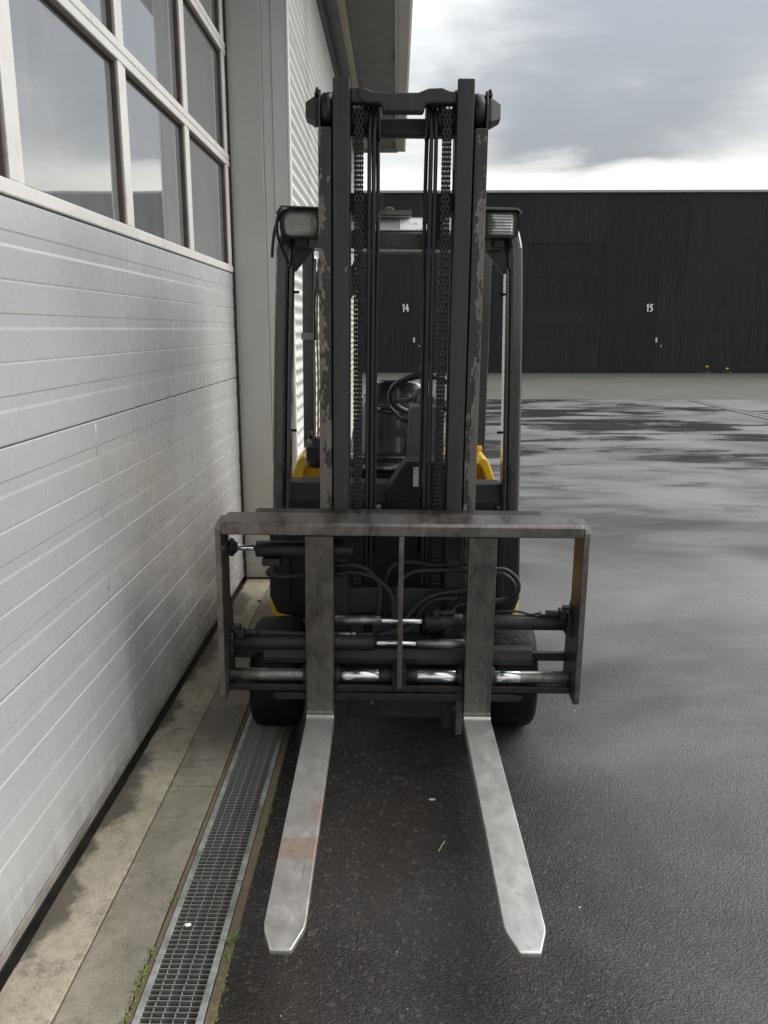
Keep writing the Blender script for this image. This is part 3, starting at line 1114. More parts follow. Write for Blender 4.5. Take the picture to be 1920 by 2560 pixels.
c3 = rod('fork_cylinder', -.600, -.081, -.215, .418, .0295, M['dull'], bev=.003)
rod('piston_rod', -.0805, .077, -.215, .418, .0115, M['chrome'], c3)
rod('rod_end', .0775, .30, -.215, .418, .0175, M['shaft'], c3)
part('end_bracket', MB().prism([(-.25, .375), (-.25, .44), (-.236, .46), (-.18, .46), (-.18, .375)], 'x', -.6125, -.6005), M['dull'], .003, c3)
part('port_block', MB().box(-.585, -.56, -.245, -.20, .442, .470), M['dull'], .003, c3)
part('port_arm', MB().box(-.612, -.575, -.24, -.205, .4705, .486), M['dull'], .002, c3)
part('fitting', MB().lathe((0, -.222, .458), 'x', [(-.559, .0125), (-.515, .0125)], 12), M['dull'], .001, c3)
part('fitting', MB().lathe((0, -.20, .445), 'x', [(-.213, .010), (-.172, .010)], 6), M['shaft'], .001, c3)
part('fitting', MB().lathe((0, -.20, .445), 'x', [(-.170, .0125), (-.150, .0125)], 6), M['shaft'], .001, c3)
part('fitting', MB().lathe((0, -.20, .445), 'x', [(-.148, .010), (-.085, .010)], 12), M['dull'], .001, c3)
# carriage bars
cr = part('carriage', MB().prism([(-.20, .325), (-.20, .350), (-.19, .386), (-.14, .386), (-.14, .325)], 'x', -.50, .515), M['dull'], .004)
part('slide_bar', MB().box(-.612, .642, -.165, -.141, .332, .366), M['dull'], .003, cr)
part('lower_bar', MB().box(-.612, .642, -.275, -.16, .249, .274), M['dull'], .003, cr)
part('wear_plate', MB().prism([(-.452, .236), (-.44, .248), (.435, .248), (.47, .240), (.45, .222), (-.44, .222)], 'y', -.29, -.2755), M['dull'], .002, cr)
for s in (-1, 1):
    part('upright', MB().box(s * .215 - .03, s * .215 + .03, -.155, -.122, .20, .871), M['black'], .003, cr)
    part('cover_plate', MB().box(s * .215 - .036, s * .215 + .018, -.1585, -.1555, .775 - .05, .80), M['body'], .002, cr)
part('back_plate', MB().box(-.18, .18, -.12, -.105, .50, .60), M['black'], .003, cr)

# hoses
HO = {'h1': [(-.228, .70), (-.166, .701), (-.099, .676), (-.062, .627), (-.062, .571), (-.075, .47)],
      'h2': [(-.228, .672), (-.143, .675), (-.067, .65), (-.022, .599), (-.010, .552), (-.011, .47)],
      'h3': [(.25, .689), (.147, .688), (.093, .687), (.049, .673), (.014, .637), (.001, .59), (-.002, .46)],
      'h4': [(.257, .607), (.171, .605), (.105, .577), (.06, .529), (.025, .481), (-.011, .452), (-.070, .437)],
      'h5': [(.226, .579), (.15, .578), (.105, .544), (.079, .496), (.053, .463), (-.002, .443), (-.070, .432)],
      'h6': [(.30, .698), (.365, .695), (.406, .689), (.443, .661), (.453, .624), (.437, .581), (.407, .567), (.371, .563), (.30, .565)],
      'h8': [(.30, .684), (.365, .681), (.398, .676), (.428, .652), (.437, .624), (.424, .594), (.40, .581), (.371, .577), (.30, .579)],
      'h7': [(-.04, .48), (-.040, .59), (-.036, .655), (-.005, .698), (.057, .708), (.124, .695), (.2, .70)],
      'u1': [(.27, .562), (.222, .555), (.214, .536), (.223, .520), (.27, .517)]}
for i, (k, p) in enumerate(HO.items()):
    yb = {'h1': -.165, 'h2': -.175, 'h3': -.165, 'h4': -.178, 'h5': -.170, 'h6': -.17, 'h8': -.182, 'h7': -.13, 'u1': -.19}[k]
    pts = spline([(x, yb + .006 * math.sin(j * 1.4 + i), z) for j, (x, z) in enumerate(p)], 8)
    hs = part('hydraulic_hose', MB().tube(pts, .0068 if k == 'u1' else .0085, 12), M['hose'], 0)
    if k in ('h1', 'h2', 'h3', 'h4'):
        x, z = p[0]
        s = 1 if x < 0 else -1
        part('crimp_sleeve', MB().lathe((0, yb, z), 'x', [(x - .01 * s, .011), (x + .03 * s, .011)], 12), M['dull'], .001, hs)
part('hydraulic_hose', MB().tube(spline([(.27, -.20, .53), (.367, -.205, .54), (.412, -.21, .545), (.457, -.215, .545), (.494, -.22, .537), (.53, -.222, .543)], 8), .0048, 8), M['hose'], 0)
part('hydraulic_hose', MB().tube(spline([(-.515, -.222, .458), (-.45, -.222, .456), (-.34, -.215, .450), (-.21, -.20, .445)], 6), .0085, 12), M['hose'], 0)
part('hydraulic_hose', MB().tube(spline([(-.455, -.215, .692), (-.452, -.21, .675), (-.42, -.2, .665), (-.33, -.18, .668), (-.22, -.165, .675)], 6), .007, 12), M['hose'], 0)

# ---- mast
MY0, MY1 = -.12, 0.03
for s in (-1, 1):
    # outer rail, C section open inwards
    prof = [(s * .287, MY0), (s * .287, MY1), (s * .243, MY1), (s * .243, MY1 - .016), (s * .272, MY1 - .018), (s * .272, MY0 + .018), (s * .243, MY0 + .016), (s * .243, MY0)]
    ro = part('outer_mast_rail', MB().prism(prof, 'z', .085, 2.222), M['mastw'], .003)
    part('rail_ear', MB().prism([(-.11, 2.2225), (-.105, 2.30), (-.085, 2.345), (-.06, 2.352), (.0, 2.33), (.028, 2.2225)], 'x', s * .280, s * .2872), M['mast'], .002, ro)
    # pressed bracket on the outside of the rail top
    br = MB().prism([(-.085, 2.250), (-.06, 2.232), (.01, 2.25), (.028, 2.30), (.0, 2.335), (-.05, 2.345), (-.08, 2.32)], 'x', s * .2875, s * .30)
    part('top_bracket', br, M['black'], .004, ro)
    knob = MB().rings([[(s * .3, y, z) for y, z in ((-.08, 2.25), (-.0, 2.24), (.022, 2.29), (-.0, 2.335), (-.07, 2.33))],
                       [(s * .335, y * .55 - .01, 2.288 + (z - 2.288) * .62) for y, z in ((-.08, 2.25), (-.0, 2.24), (.022, 2.29), (-.0, 2.335), (-.07, 2.33))]], smooth=False)
    part('bracket_cap', knob, M['black'], .003, ro)
    part('bracket_tab', MB().prism([(s * .284, 2.33), (s * .289, 2.352), (s * .296, 2.352), (s * .302, 2.33)] if s < 0 else [(s * .302, 2.33), (s * .296, 2.352), (s * .289, 2.352), (s * .284, 2.33)], 'y', -.085, -.05), M['black'], .001, ro)
    # roller running on the inner rail
    part('mast_roller', MB().lathe((0, -.048, 2.284), 'x', [(s * .2395, .054), (s * .243, .0590), (s * .273, .0590), (s * .277, .054)], 32), M['plastic'], 0, ro)
    # inner rail, I section
    a, b = .180, .237
    wv = .202
    prof = [(s * a, MY0 - .004), (s * b, MY0 - .004), (s * b, MY0 + .016), (s * (wv + .012), MY0 + .018), (s * (wv + .012), MY1 - .020), (s * b, MY1 - .018), (s * b, MY1 - .002), (s * a, MY1 - .002),
            (s * a, MY1 - .018), (s * (wv), MY1 - .020), (s * wv, MY0 + .018), (s * a, MY0 + .016)]
    ri = part('inner_mast_rail', MB().prism(prof, 'z', .12, 2.374), M['mast'], .004)
    part('end_block', MB().box(s * .2375, s * .262, -.03, .02, 2.30, 2.352), M['mast'], .002, ri)
    # chain anchor / sheave
    part('chain_sheave', MB().lathe((0, -.035, 2.262), 'x', [(s * .125, .046), (s * .131, .052), (s * .134, .036), (s * .168, .036), (s * .171, .052), (s * .177, .046)], 32), M['black'], 0, ri)
    part('hose_sheave', MB().lathe((0, -.035, 2.262), 'x', [(s * .085, .046), (s * .089, .05), (s * .092, .034), (s * .119, .034), (s * .1225, .05), (s * .1245, .046)], 32), M['black'], 0, ri)
    part('sheave_guard', MB().box(s * .1775, s * .1795, -.09, .0, 2.10, 2.31).box(s * .078, s * .083, -.075, .02, 2.205, 2.312).box(s * .083, s * .150, -.075, .02, 2.3125, 2.318), M['black'], .001, ri)
    # lift cylinder behind each rail
    cy = part('lift_cylinder', MB().lathe((s * .213, .062, 0), 'z', [(.15, .029), (2.03, .029), (2.035, .024), (2.07, .024)], 20), M['black'], 0)
    part('piston_rod', MB().lathe((s * .213, .062, 0), 'z', [(2.0705, .016), (2.224, .016)], 16), M['dull'], 0, cy)
    part('cylinder_clamp', MB().prism([(s * .185, 2.03), (s * .185, 1.975), (s * .155, 1.96), (s * .145, 1.87), (s * .115, 1.87), (s * .07, 1.985), (s * .066, 2.025), (s * .1, 2.03)] if s > 0 else
                                      [(s * .1, 2.03), (s * .066, 2.025), (s * .07, 1.985), (s * .115, 1.87), (s * .145, 1.87), (s * .155, 1.96), (s * .185, 1.975), (s * .185, 2.03)], 'y', .0, .022), M['black'], .003, cy)
    # tilt bracket / mast foot
    part('mast_foot', MB().box(s * .205 - .021, s * .205 + .021, -.115, -.04, .022, .119), M['mast'], .003)
# cross members
part('top_cross_member', MB().prism([(-.18, 2.345), (-.128, 2.345), (-.105, 2.335), (-.06, 2.331), (.05, 2.333), (.085, 2.346), (.13, 2.348), (.155, 2.338), (.18, 2.336), (.18, 2.30), (.075, 2.298), (.068, 2.272), (-.07, 2.272), (-.075, 2.298), (-.18, 2.30)], 'y', -.112, -.06), M['mast'], .006)
part('cross_tab', MB().prism([(-.145, 2.36), (-.137, 2.36), (-.130, 2.305), (-.138, 2.30), (-.150, 2.33)], 'y', -.125, -.112), M['mast'], .001)
part('rear_cross_member', MB().box(-.27, .27, .031, .075, 2.225, 2.285), M['black'], .006)
part('lower_cross_member', MB().box(-.20, .20, -.10, -.03, .058, .16), M['mast'], .006)
part('tilt_strut', MB().box(.236, .262, -.16, -.12, .02, .20), M['shaft'], .002)

# lift chains: leaf chain links as single pieces
link_mb = MB()
for k in range(5):
    x = -.0125 + k * .00625
    outer = k % 2 == 0
    zc = .0 if outer else .0155
    poly = []
    for j in range(6):
        a = math.pi * j / 5
        poly.append((.0068 * math.cos(a), zc + .0078 + .0074 * math.sin(a)))
    for j in range(6):
        a = math.pi + math.pi * j / 5
        poly.append((.0068 * math.cos(a), zc - .0078 + .0074 * math.sin(a)))
    link_mb.prism(poly, 'x', x - .0026, x + .0026)
for zc in (-.0078, .0078):
    link_mb.lathe((0, 0, zc), 'x', [(-.0165, .0046), (.0165, .0046)], 8)
link_me = link_mb.mesh('link')
link_me.materials.append(M['chain'])
for s in (-1, 1):
    ch = part('lift_chain', MB().cyl((s * .150, -.086, .46), (s * .150, -.086, .52), .011, 10), M['chain'], .001)
    z = .54
    while z < 2.285:
        l = link('link', link_me, None, ch)
        l.location = (s * .150, -.086 + (.012 * max(0, (z - 2.24) / .05) ** 2), z)
        z += .031
    # mast hoses beside the chain
    for q, (xa, xb) in enumerate(((.1165, .114), (.099, .098))):
        pts = [(s * xa, -.072, .40), (s * xa, -.074, .9), (s * xb, -.075, 1.6), (s * xb, -.078, 2.15), (s * (xb - .002), -.074, 2.24), (s * (xb - .004), -.055, 2.29), (s * (xb - .006), -.02, 2.298),
               (s * (xb - .008), .012, 2.27), (s * (xb - .012), .02, 2.18), (s * (xb - .014), .018, 1.9), (s * (xb - .01), .02, 1.5), (s * (xb - .01), .02, .7)]
        part('mast_hose', MB().tube(spline(pts, 6), .0072, 10), M['hoseb'], 0)

# ---- truck body
bd = part('front_body', MB().prism([(-.525, .80), (.515, .80), (.527, .45), (.50, .375), (.37, .345), (.37, .22), (-.37, .22), (-.37, .345), (-.50, .375), (-.53, .45)], 'y', .22, .42), M['body'], .012)
part('corner_rib', MB().box(-.47, -.44, .2085, .2195, .42, .78), M['body'], .004, bd)
part('corner_rib', MB().box(.425, .455, .2085, .2195, .42, .78), M['body'], .004, bd)
part('seam_panel', MB().box(-.30, .30, .205, .2195, .30, .74), M['body'], .006, bd)
cow = part('cowl', MB().prism([(.315, .775), (.315, .845), (.345, .918), (.47, .918), (.47, .775)], 'x', -.47, .452), M['body'], .006)
for x, z in ((-.468 + .04, .822), (.405, .822)):
    part('bolt', MB().lathe((x - .03 if x < 0 else x + .028, .3145, z), 'y', [(0, .013), (-.004, .013), (-.012, .009), (-.014, .004)], 16), M['bolt'], 0, cow)
part('bolt', MB().lathe((-.072, .3145, .820), 'y', [(0, .013), (-.003, .013), (-.003, .008), (-.008, .008)], 12), M['screw'], 0, cow)
dk = part('dash_console', MB().prism([(-.042, .895), (.040, 1.023), (.235, 1.023), (.235, .80), (-.03, .80), (-.038, .82)], 'y', .29, .46), M['body'], .008)
part('console_plate', MB().box(-.018, .222, .283, .2895, .815, .865), M['body'], .003, dk)
lb = part('rating_label', MB().box(.070, .122, .2872, .2892, .916, .998), M['label'], 0, dk, label='worn pale data label with small print')
for i, (x, wd, z) in enumerate(((.098, .028, .988), (.102, .02, .976))):
    part('print_line', MB().box(x, x + wd, .2862, .287, z - .002, z + .002), M['ink'], 0, lb)
mbD = MB().box(.105, .1075, .2862, .287, .952, .966).box(.108, .1125, .2862, .287, .9635, .966).box(.108, .1125, .2862, .287, .952, .9545).box(.113, .1152, .2862, .287, .954, .964)
part('print_letter', mbD, M['ink'], 0, lb)

# steering column, wheel, levers
sc = part('steering_column', MB().prism([(.050, 1.0), (.053, 1.215), (.072, 1.235), (.18, 1.235), (.195, 1.21), (.198, 1.0)], 'y', .50, .62), M['dash'], .010)
part('column_side', MB().box(.1985, .206, .51, .61, 1.0, 1.21), M['trim'], .002, sc)
obj('column_neck', MB().prism([(.085, 1.22), (.10, 1.27), (.17, 1.27), (.18, 1.22)], 'y', .56, .66), M['dash'], sc, .006)
WC = Vector((.124, .72, 1.262))
T = R(40)
tilt = Matrix.Rotation(-T, 3, 'X')
rim = []
for i in range(48):
    a = 2 * math.pi * i / 48
    rr = []
    for j in range(12):
        b = 2 * math.pi * j / 12
        q = Vector(((.150 + .0145 * math.cos(b)) * math.cos(a), (.150 + .0145 * math.cos(b)) * math.sin(a), .0145 * math.sin(b)))
        rr.append(WC + tilt @ q)
    rim.append(rr)
sw = part('steering_wheel', MB().rings(rim, close=True), M['plastic'], 0)
for a in (R(20), R(160), R(270)):
    p0 = WC + tilt @ Vector((0, 0, -.02))
    p1 = WC + tilt @ Vector((.147 * math.cos(a), .147 * math.sin(a), 0))
    part('spoke', MB().tube([p0, (p0 + p1) / 2, p1], .012, 10), M['dash'], 0, sw)
hubr = []
for r_, h_ in ((.03, -.045), (.05, -.03), (.052, .004), (.03, .014)):
    hubr.append([WC + tilt @ Vector((r_ * math.cos(2 * math.pi * j / 20), r_ * math.sin(2 * math.pi * j / 20), h_)) for j in range(20)])
part('hub', MB().rings(hubr), M['dash'], 0, sw)
kb = WC + tilt @ Vector((0.0, -.150, .035))
part('spinner_knob', MB().lathe((kb.x, kb.y, kb.z), 'z', [(-.032, .008), (-.018, .009), (-.014, .02), (0, .024), (.014, .022), (.024, .012), (.027, .004)], 18), M['plastic'], 0, sw)
lv = part('direction_lever', MB().tube(spline([(.07, .60, 1.15), (.02, .61, 1.165), (-.012, .62, 1.195), (-.03, .625, 1.212)], 5), .009, 10), M['plastic'], 0, sc)
part('lever_grip', MB().tube(spline([(-.026, .625, 1.21), (-.045, .627, 1.214), (-.072, .63, 1.212)], 5), .0135, 12), M['plastic'], 0, sc)

# seat: cushioned shell with a rolled front
def cushion(name, x0, x1, prof, m, par, crown=.02, nx=14):
    """prof: closed list of (y,z) cross-section; bulged and rounded across x"""
    rs = []
    cyy = sum(p[0] for p in prof) / len(prof)
    czz = sum(p[1] for p in prof) / len(prof)
    for i in range(nx + 1):
        t = -1 + 2 * i / nx
        k = (1 - abs(t) ** 4) ** .5 if abs(t) < 1 else 0
        k = .45 + .55 * k
        x = x0 + (x1 - x0) * (i / nx)
        rs.append([(x, cyy + (y - cyy) * k, czz + (z - czz) * (.75 + .25 * k)) for y, z in prof])
    return obj(name, MB().rings(rs), m, par, 0)


seat = cushion('seat', -.24, .26, [(.78, .86), (.765, .90), (.78, .945), (.82, .965), (1.0, .955), (1.16, .945), (1.18, .86)], M['seat'], FK)
# backrest narrows to the top
rs = []
for i in range(17):
    t = i / 16
    z = .93 + .37 * t
    hw = .245 - .095 * t ** 1.6
    if t > .85:
        hw -= .05 * ((t - .85) / .15) ** 2
    yf = 1.08 + .10 * t
    dpt = .09 - .035 * t
    ring = []
    for j in range(20):
        a = 2 * math.pi * j / 20
        cxp, syp = math.cos(a), math.sin(a)
        ring.append((.012 + hw * math.copysign(abs(cxp) ** .8, cxp), yf + dpt * math.copysign(abs(syp) ** .8, syp), z))
    rs.append(ring)
bk = part('backrest', MB().rings(rs), M['seat'], 0)
part('piping', MB().tube(spline([(-.14, 1.02, 1.20), (-.10, 1.045, 1.175), (-.03, 1.055, 1.15), (.05, 1.055, 1.145)], 5), .004, 6), M['seat'], 0, bk)
part('seat_base', MB().box(-.2, .22, .80, 1.2, .70, .858), M['black'], .02, seat)
# control levers and armrest box on the left of the seat
ar = cushion('lever_console', -.425, -.27, [(.74, .915), (.72, .945), (.735, .985), (.75, 1.02), (.77, 1.045), (.86, 1.05), (.93, 1.0), (.93, .93), (.86, .90)], M['plastic'], FK, nx=8)
part('lever', MB().tube([(-.40, .80, 1.03), (-.405, .79, 1.085)], .010, 8), M['plastic'], 0, ar)
part('lever', MB().tube([(-.35, .80, 1.03), (-.352, .79, 1.10)], .010, 8), M['plastic'], 0, ar)
part('console_lid', MB().box(-.415, -.28, .715, .722, .955, 1.015), M['plastic'], .006, ar)

# yellow hood, counterweight and chassis
for s in (-1, 1):
    arch = [(.405, .905), (.438, .937), (.462, .93), (.485, .88), (.520, .775), (.535, .62), (.49, .62), (.478, .765), (.448, .86), (.428, .895)]
    if s < 0:
        arch = [(-.405, .905), (-.455, .937), (-.485, .915), (-.51, .85), (-.535, .775), (-.545, .62), (-.50, .62), (-.488, .765), (-.465, .85), (-.44, .89)]
    part('hood_side', MB().prism(arch, 'y', .98, 1.62), M['yellow'], .008)
    part('hood_cap', MB().box(s * .46, s * .40, 1.2, 1.30, .938, .962), M['yellow'], .004)
part('battery_hood', MB().prism([(.99, .62), (.99, .70), (1.06, .73), (1.12, .80), (1.12, .895), (1.62, .90), (1.66, .62)], 'x', -.487, .477), M['yellow'], .01)
part('counterweight', MB().prism([(1.3, .12), (1.2, .40), (1.2, .619), (1.66, .619), (1.72, .5), (1.68, .12)], 'x', -.53, .53), M['yellow'], .03)
part('chassis', MB().prism([(-.552, .30), (-.56, .40), (-.545, .44), (-.5, .46), (.5, .46), (.545, .44), (.56, .40), (.552, .30), (.50, .26), (-.50, .26)], 'y', .421, 1.199), M['yellow'], .012)
part('floor_plate', MB().box(-.5, .5, .421, .98, .461, .475), M['black'], .002)
part('seat_support', MB().box(-.36, .36, .80, 1.0, .476, .699), M['black'], .01)

# overhead guard
def guard_path(s):
    return [(s * .497, .335, .40), (s * .493, .335, .80), (s * .478, .337, 1.40), (s * .463, .339, 1.80), (s * .455, .345, 1.89), (s * .438, .37, 1.945), (s * .418, .43, 1.972), (s * .412, .60, 1.975), (s * .41, 1.30, 1.965)]


def rrect(hx, hy, r):
    out = []
    for cx_, cy_, a0 in ((hx - r, hy - r, 0), (-hx + r, hy - r, 90), (-hx + r, -hy + r, 180), (hx - r, -hy + r, 270)):
        for k in range(4):
            a = R(a0 + 30 * k)
            out.append((cx_ + r * math.cos(a), cy_ + r * math.sin(a)))
    return out


ghost = []
for s in (-1, 1):
    pts = guard_path(s)
    sp = spline(pts, 5)
    prof = [(u, v) for u, v in rrect(.030, .036, .019)]
    mb = MB()
    rs = []
    prev = None
    for i, p in enumerate(sp):
        t = (sp[min(i + 1, len(sp) - 1)] - sp[max(i - 1, 0)]).normalized()
        side = Vector((1, 0, 0))
        side = (side - t * side.dot(t)).normalized()
        nr = t.cross(side)
        rs.append([p + side * u + nr * v for u, v in prof])
    mb.rings(rs, smooth=False)
    gp = part('guard_post', mb, M['guard'], .0)
    # pale reflective inner lip along the post
    part('post_channel', MB().prism([(s * .455, .52), (s * .4615, .52), (s * .430, 1.80), (s * .4235, 1.80)], 'y', .30, .375), M['guard'], .002, gp)
    part('post_rail', MB().sweep([(s * .4615, .30, .5), (s * .4585, .30, .8), (s * .444, .302, 1.4), (s * .431, .304, 1.79)], rrect(.005, .005, .002)), M['guard'], 0, gp)
    part('gusset', MB().prism([(s * .43, 1.93), (s * .435, 1.78), (s * .415, 1.78), (s * .345, 1.865), (s * .345, 1.93)], 'y', .335, .352), M['black'], .003, gp)
    for z in (1.70, 1.14):
        part('stud', MB().lathe((s * (.428 + (1.7 - z) * .03), .34, z), 'x', [(0, .005), (-s * .022, .006), (-s * .026, .004)], 10), M['black'], 0, gp)
    # rear posts
    rp = part('rear_post', MB().sweep([(s * .452, 1.27, .94), (s * .452, 1.26, 1.5), (s * .448, 1.25, 1.96)], rrect(.028, .03, .006)), M['guard'], .0)
    if s < 0:
        for k, xo in enumerate((.0, .016)):
            pts = [(-.418 + xo, 1.22, 1.0), (-.416 + xo, 1.22, 1.3), (-.42 + xo, 1.22, 1.6), (-.41 + xo, 1.22, 1.9)]
            part('cable', MB().tube(spline(pts, 6), .0055, 8), M['wire'], 0, rp)
        part('cable_tape', MB().box(-.485, -.395, 1.205, 1.29, 1.50, 1.535), M['tape'], .004, rp)
        part('clip', MB().box(-.398, -.38, 1.22, 1.26, 1.19, 1.25), M['black'], .006, rp)
gb = part('guard_beam', MB().prism([(.300, 1.868), (.296, 1.925), (.300, 1.932), (.368, 1.992), (.45, 1.996), (.45, 1.868)], 'x', -.40, .40), M['guard'], .004)
part('sky_sheen_panel', MB().prism([(.3005, 1.9375), (.366, 1.995), (.368, 1.993), (.3025, 1.9355)], 'x', -.38, .38), M['bright'], 0, gb)  # sky sheen on the beam's slope, painted in as a pale colour
part('paper_notice', MB().prism([(.302, 1.9406), (.357, 1.9890), (.358, 1.9875), (.303, 1.9391)], 'x', .0, .17), M['sheet'], 0, gb, label='white paper notice with faint handwriting')
part('roof_lip', MB().box(-.36, .045, .335, .40, 1.997, 2.018), M['guard'], .003, gb)
rp_ = part('roof_panel', MB().box(-.38, .38, .46, 1.30, 1.985, 2.0), M['black'], .003)
for k in range(6):
    y = .50 + k * .145
    part('roof_bar', MB().box(-.38, .38, y, y + .035, 1.945, 1.984), M['black'], .004, rp_)
part('rear_beam', MB().box(-.45, .45, 1.265, 1.31, 1.935, 1.984), M['black'], .006, rp_)
# beacon plug and wires on the roof
bc = part('beacon_plug', MB().lathe((-.085, .62, 2.001), 'z', [(0, .018), (.012, .018), (.015, .013), (.045, .010), (.048, .004)], 14), M['orange'], 0)
for k in (0, 1):
    part('wire', MB().tube(spline([(-.07 + .01 * k, .62, 2.0), (-.062 + .012 * k, .62, 2.05), (-.045 + .012 * k, .62, 2.065), (-.030 + .012 * k, .62, 2.04), (-.028 + .012 * k, .62, 2.0)], 5), .003, 6), M['wire'], 0, bc)

# head lamps
def lamp(name, x0, x1, z0, z1, rad, lensm, label):
    cx_, cz_ = (x0 + x1) / 2, (z0 + z1) / 2
    hx, hz = (x1 - x0) / 2, (z1 - z0) / 2
    rs = []
    for y, k in ((.215, .985), (.205, 1.0), (.26, 1.0), (.31, .82), (.33, .6)):
        rs.append([(cx_ + u * k, y, cz_ + v * k) for u, v in rrect(hx, hz, rad)])
    h = part(name, MB().rings(rs, smooth=False), M['black'], .002, label=label)
    rs = []
    for y, k in ((.2095, .0), (.2065, .55), (.2085, .80), (.2165, .90)):
        rs.append([(cx_ + u * max(k, .02) * (1 if k < .7 else (hx - .012) / hx / .9 * k / .9 * .9), y - .004, cz_ + v * max(k, .02)) for u, v in rrect(hx, hz, rad)])
    part('lens', MB().rings(rs, caps=False), lensm, 0, h)
    part('hood_rim', MB().rings([[(cx_ + u * 1.02, y, cz_ + .004 + v * 1.04) for u, v in rrect(hx, hz, rad)] for y in (.2165, .235)], smooth=False), M['black'], .001, h)
    part('lamp_bracket', MB().box(cx_ - .02, cx_ + .02, .26, .31, z0 - .03, z0 + .01), M['black'], .003, h)
    return h


hl = lamp('work_lamp', -.462, -.300, 1.897, 1.998, .034, M['lens'], 'rounded head lamp on the left of the guard')
part('lamp_visor', MB().prism([(-.475, 1.985), (-.455, 2.012), (-.30, 2.008), (-.285, 2.0), (-.30, 2.002), (-.452, 2.006), (-.470, 1.980)], 'y', .195, .30), M['guard'], .002, hl)
hr = lamp('work_lamp', .318, .452, 1.905, 2.000, .014, M['lens2'], 'rectangular ribbed head lamp on the right of the guard')
part('lamp_visor', MB().prism([(.31, 2.004), (.31, 2.014), (.445, 2.012), (.463, 1.995), (.459, 1.99), (.443, 2.003)], 'y', .195, .30), M['guard'], .002, hr)
part('cable', MB().tube(spline([(-.47, .25, 1.99), (-.478, .25, 1.94), (-.47, .27, 1.88), (-.445, .30, 1.82), (-.43, .325, 1.80)], 6), .006, 8), M['hoseb'], 0)
part('cable', MB().tube(spline([(-.470, .30, 1.99), (-.490, .30, 1.945), (-.500, .30, 1.89), (-.506, .305, 1.83)], 6), .006, 8), M['hoseb'], 0)
# round mirror under the guard on the left
mr = part('mirror', MB().lathe((-.265, .52, 1.752), 'y', [(0, .001), (.0, .06), (.004, .088), (.012, .093), (.02, .090), (.028, .06), (.034, .01)], 40), M['mirror'], 0)
part('mirror_arm', MB().tube(spline([(-.20, .545, 1.80), (-.17, .55, 1.86), (-.135, .53, 1.90), (-.12, .5, 1.95)], 5), .008, 8), M['black'], 0, mr)
part('cable', MB().tube(spline([(-.36, 1.0, 1.95), (-.375, 1.0, 1.85), (-.40, 1.05, 1.7), (-.405, 1.1, 1.5)], 6), .006, 8), M['hoseb'], 0)

# wheels
def wheel(cx_, y, rr, wd, label, dz):
    s = 1 if cx_ > 0 else -1
    h = wd / 2
    n = 72
    tyre = MB()
    prof = [(-h + .004, rr * .60), (-h, rr * .78), (-h + .004, rr * .91), (-h + .016, rr * .975), (-h + .034, rr), (-.012, rr * 1.004), (.012, rr * 1.004), (h - .034, rr), (h - .016, rr * .975), (h - .004, rr * .91), (h, rr * .78), (h - .004, rr * .60)]
    rs = []
    for t, r_ in prof:
        ring = []
        for j in range(n):
            a = 2 * math.pi * j / n
            q = r_
            if abs(t) < h - .01 and r_ > rr * .97:
                q = r_ + .0022 * mnoise.noise(Vector((t * 40, math.cos(a) * 9, math.sin(a) * 9))) + .0015 * mnoise.noise(Vector((t * 90, math.cos(a) * 22, math.sin(a) * 22)))
                if (j % 6) == 0 and abs(t) > .02:
                    q -= .006
            ring.append((cx_ + t, y + q * math.cos(a), rr + dz + q * math.sin(a)))
        rs.append(ring)
    tyre.rings(rs)
    wh_ = part('wheel', MB().lathe((cx_, y, rr + dz), 'x', [(-h * .7, .03), (-h * .7, rr * .55), (-h * .2, rr * .61), (h * .2, rr * .61), (h * .7, rr * .55), (h * .7, .03)], 32), M['black'], 0, label=label)
    part('tyre', tyre, M['tyre'], 0, wh_)


wheel(-.462, .0, .217, .19, 'left front wheel', -.006)
wheel(.450, .0, .217, .19, 'right front wheel', .006)
wheel(-.08, 1.45, .20, .13, 'rear steering wheel on the left', 0)
wheel(.08, 1.45, .20, .13, 'rear steering wheel on the right', 0)
part('axle', MB().lathe((0, 0, .217), 'x', [(-.36, .045), (.36, .045)], 20), M['black'], .004)
part('axle_housing', MB().box(-.3, .3, -.02, .24, .11, .36), M['black'], .02)
part('belly_light_block', MB().box(-.35, .35, .241, 1.21, .09, .258), M['black'], .01)  # added underside that keeps light off the ground beneath the truck

# ------------------------------------------------------------------ small things
def weed(x, y, n, hgt, seed, label):
    r = random.Random(seed)
    e = empty('weed', (x, y, 0))
    tag(e, label, 'weed', 'weeds along the drain')
    mb = MB()
    for i in range(n):
        a = r.uniform(0, 2 * math.pi)
        l = hgt * r.uniform(.5, 1.2)
        wdt = r.uniform(.0012, .0026)
        lean = r.uniform(.3, 1.1)
        base = Vector((r.uniform(-.006, .006), r.uniform(-.012, .012), 0))
        rs = []
        for k in range(5):
            t = k / 4
            c = base + Vector((math.cos(a) * lean * l * t, math.sin(a) * lean * l * t, l * (t - .45 * t * t)))
            sx, sy = -math.sin(a) * wdt * (1 - t * .85), math.cos(a) * wdt * (1 - t * .85)
            rs.append([(c.x - sx, c.y - sy, c.z), (c.x + sx, c.y + sy, c.z), (c.x, c.y, c.z + .0008)])
        mb.rings(rs, smooth=False)
    obj('leaves', mb, M['leaf'], e)
    obj('root_tuft', MB().lathe((0, 0, -.002), 'z', [(0, .006), (.004, .004), (.008, .001)], 8), M['moss'], e)
    return e


weed(-.422, 1.862, 22, .034, 1, 'spiky green weed beside the grating near the left fork tip')
weed(-.421, 1.80, 12, .022, 2, 'smaller weed just below the spiky weed at the grating edge')
weed(-.615, 2.02, 10, .016, 5, 'tiny weed on the pavement side of the grating')

